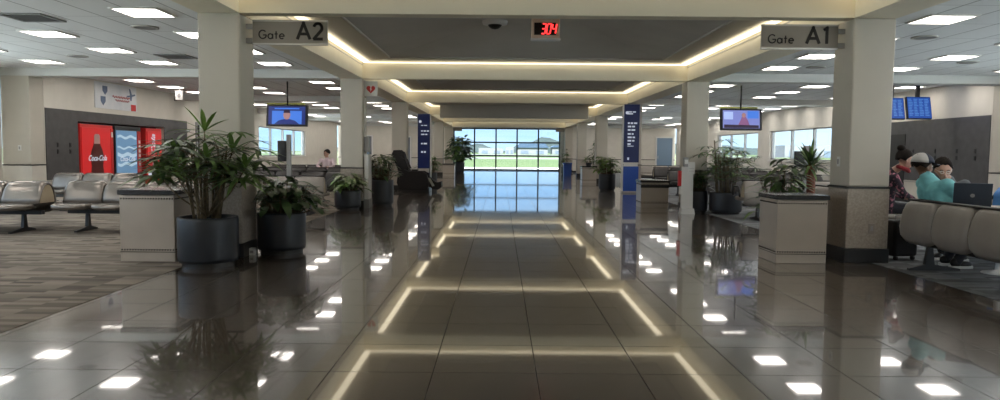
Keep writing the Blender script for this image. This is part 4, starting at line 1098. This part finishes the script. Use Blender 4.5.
# woman behind with hair tied up
p3, H3 = person('person with hair tied up and dark floral top behind the teal shirt', dict(
    fwd=(1, -.1, 0), left=(.1, 1, 0), pelvis=(5.66, 10.6, .53), chest=(5.66, 10.57, .89), neck=(5.74, 10.5, 1.11), head=(5.84, 10.4, 1.25), face=(1, -.25, -.1),
    sh_l=(5.68, 10.76, .99), sh_r=(5.68, 10.38, .99), el_l=(5.80, 10.80, .76), wr_l=(6.0, 10.68, .68), el_r=(5.80, 10.34, .76), wr_r=(6.0, 10.44, .68),
    kn_l=(6.08, 10.68, .53), kn_r=(6.08, 10.44, .53), an_l=(6.04, 10.68, .09), an_r=(6.04, 10.44, .09)), ('floral', 'skin2', 'denim', 'hair', True), (5.66, 10.55, 0))
MB().ball((-.06, 0, .15), (.06, .06, .05), T=H3).obj('hair_bun', 'hair', p3)
sv = MB(); sv.tube([(.02, .075, -.15), (-.06, .062, -.13), (-.095, 0, -.12), (-.06, -.062, -.13), (.02, -.075, -.15), (.05, 0, -.17), (.02, .075, -.15)], .028, 8, T=H3); sv.obj('red_scarf', mat('dark_red_knit', (.30, .025, .03), .8), p3)
# person far left in pale pink
p4, H4 = person('person in pale pink top seated far off before the left windows', dict(
    fwd=(.2, -1, 0), left=(1, .2, 0), pelvis=(-6.0, 24.95, .53), chest=(-6.0, 24.98, .87), neck=(-6.0, 24.95, 1.08), head=(-6.0, 24.92, 1.2), face=(-.6, -.8, -.2),
    sh_l=(-5.8, 24.98, .98), sh_r=(-6.2, 24.96, .98), el_l=(-5.72, 24.75, .78), wr_l=(-5.85, 24.55, .74), el_r=(-6.28, 24.75, .78), wr_r=(-6.15, 24.55, .74),
    kn_l=(-5.88, 24.5, .53), kn_r=(-6.12, 24.5, .53), an_l=(-5.88, 24.5, .09), an_r=(-6.12, 24.5, .09)), ('pinkshirt', 'skin2', 'denim', 'hair', True), (-6.0, 24.95, 0), voxel=.014)

# ------------------------------------------------------------------ world, sun, camera
w = bpy.data.worlds.new('sky'); SC.world = w; w.use_nodes = True
nt = w.node_tree; bgn = nt.nodes['Background']
tc = nt.nodes.new('ShaderNodeTexCoord'); sp = nt.nodes.new('ShaderNodeSeparateXYZ'); nt.links.new(tc.outputs['Generated'], sp.inputs[0])
rp = nt.nodes.new('ShaderNodeValToRGB'); e = rp.color_ramp.elements
e[0].position = .0; e[0].color = (.50, .72, .92, 1); e[1].position = 1; e[1].color = (1.35, 1.55, 1.8, 1)
k = e.new(.06); k.color = (.34, .58, .90, 1); k = e.new(.35); k.color = (1.35, 1.55, 1.8, 1)
nt.links.new(sp.outputs[2], rp.inputs['Fac'])
ns = nt.nodes.new('ShaderNodeTexNoise'); ns.inputs['Scale'].default_value = 5; ns.inputs['Detail'].default_value = 6
mp = nt.nodes.new('ShaderNodeMapping'); mp.inputs['Scale'].default_value = (1, 1, 5); nt.links.new(tc.outputs['Generated'], mp.inputs[0]); nt.links.new(mp.outputs[0], ns.inputs['Vector'])
cr = nt.nodes.new('ShaderNodeValToRGB'); cr.color_ramp.elements[0].position = .48; cr.color_ramp.elements[1].position = .68
nt.links.new(ns.outputs['Fac'], cr.inputs['Fac'])
cm = math_node(nt, 'MULTIPLY', cr.outputs['Color'], .28)
mx = nt.nodes.new('ShaderNodeMix'); mx.data_type = 'RGBA'; nt.links.new(cm, mx.inputs['Factor']); nt.links.new(rp.outputs['Color'], mx.inputs['A']); mx.inputs['B'].default_value = (.85, .90, .95, 1)
hz = math_node(nt, 'MULTIPLY', math_node(nt, 'SMOOTH_MAX', math_node(nt, 'SUBTRACT', sp.outputs[0], .12), 0.0, .1), 1.3); hz.node.use_clamp = True
m2 = nt.nodes.new('ShaderNodeMix'); m2.data_type = 'RGBA'; nt.links.new(hz, m2.inputs['Factor']); nt.links.new(mx.outputs['Result'], m2.inputs['A']); m2.inputs['B'].default_value = (1.0, 1.06, 1.10, 1)
nt.links.new(m2.outputs['Result'], bgn.inputs['Color']); bgn.inputs['Strength'].default_value = 1.0
sl = bpy.data.lights.new('sun', 'SUN'); sl.energy = 13.0; sl.angle = .01; sl.color = (1, .96, .88)
so = bpy.data.objects.new('sun', sl); COL.objects.link(so); so.rotation_euler = (math.radians(38), 0, math.radians(-12))

cd = bpy.data.cameras.new('camera'); cam = bpy.data.objects.new('camera', cd); COL.objects.link(cam)
cd.sensor_width = 36; cd.sensor_fit = 'HORIZONTAL'; cd.lens = 36*720/1000; cd.clip_end = 5000; cd.clip_start = .05
cam.location = (0, 0, 1.3)
cam.matrix_world = TR(0, 0, 1.3) @ Matrix.Rotation(math.radians(90-3.81), 4, 'X') @ Matrix.Rotation(math.radians(.5), 4, 'Z')
SC.camera = cam
SC.view_settings.view_transform = 'Standard'; SC.view_settings.look = 'None'; SC.view_settings.exposure = .72; SC.view_settings.gamma = 1; SC.view_settings.use_curve_mapping = False
SC.cycles.use_denoising = True
SC.cycles.max_bounces = 10; SC.cycles.diffuse_bounces = 8; SC.cycles.glossy_bounces = 5; SC.cycles.transparent_max_bounces = 12
SC.cycles.caustics_reflective = False; SC.cycles.caustics_refractive = False
SC.cycles.sample_clamp_indirect = 6
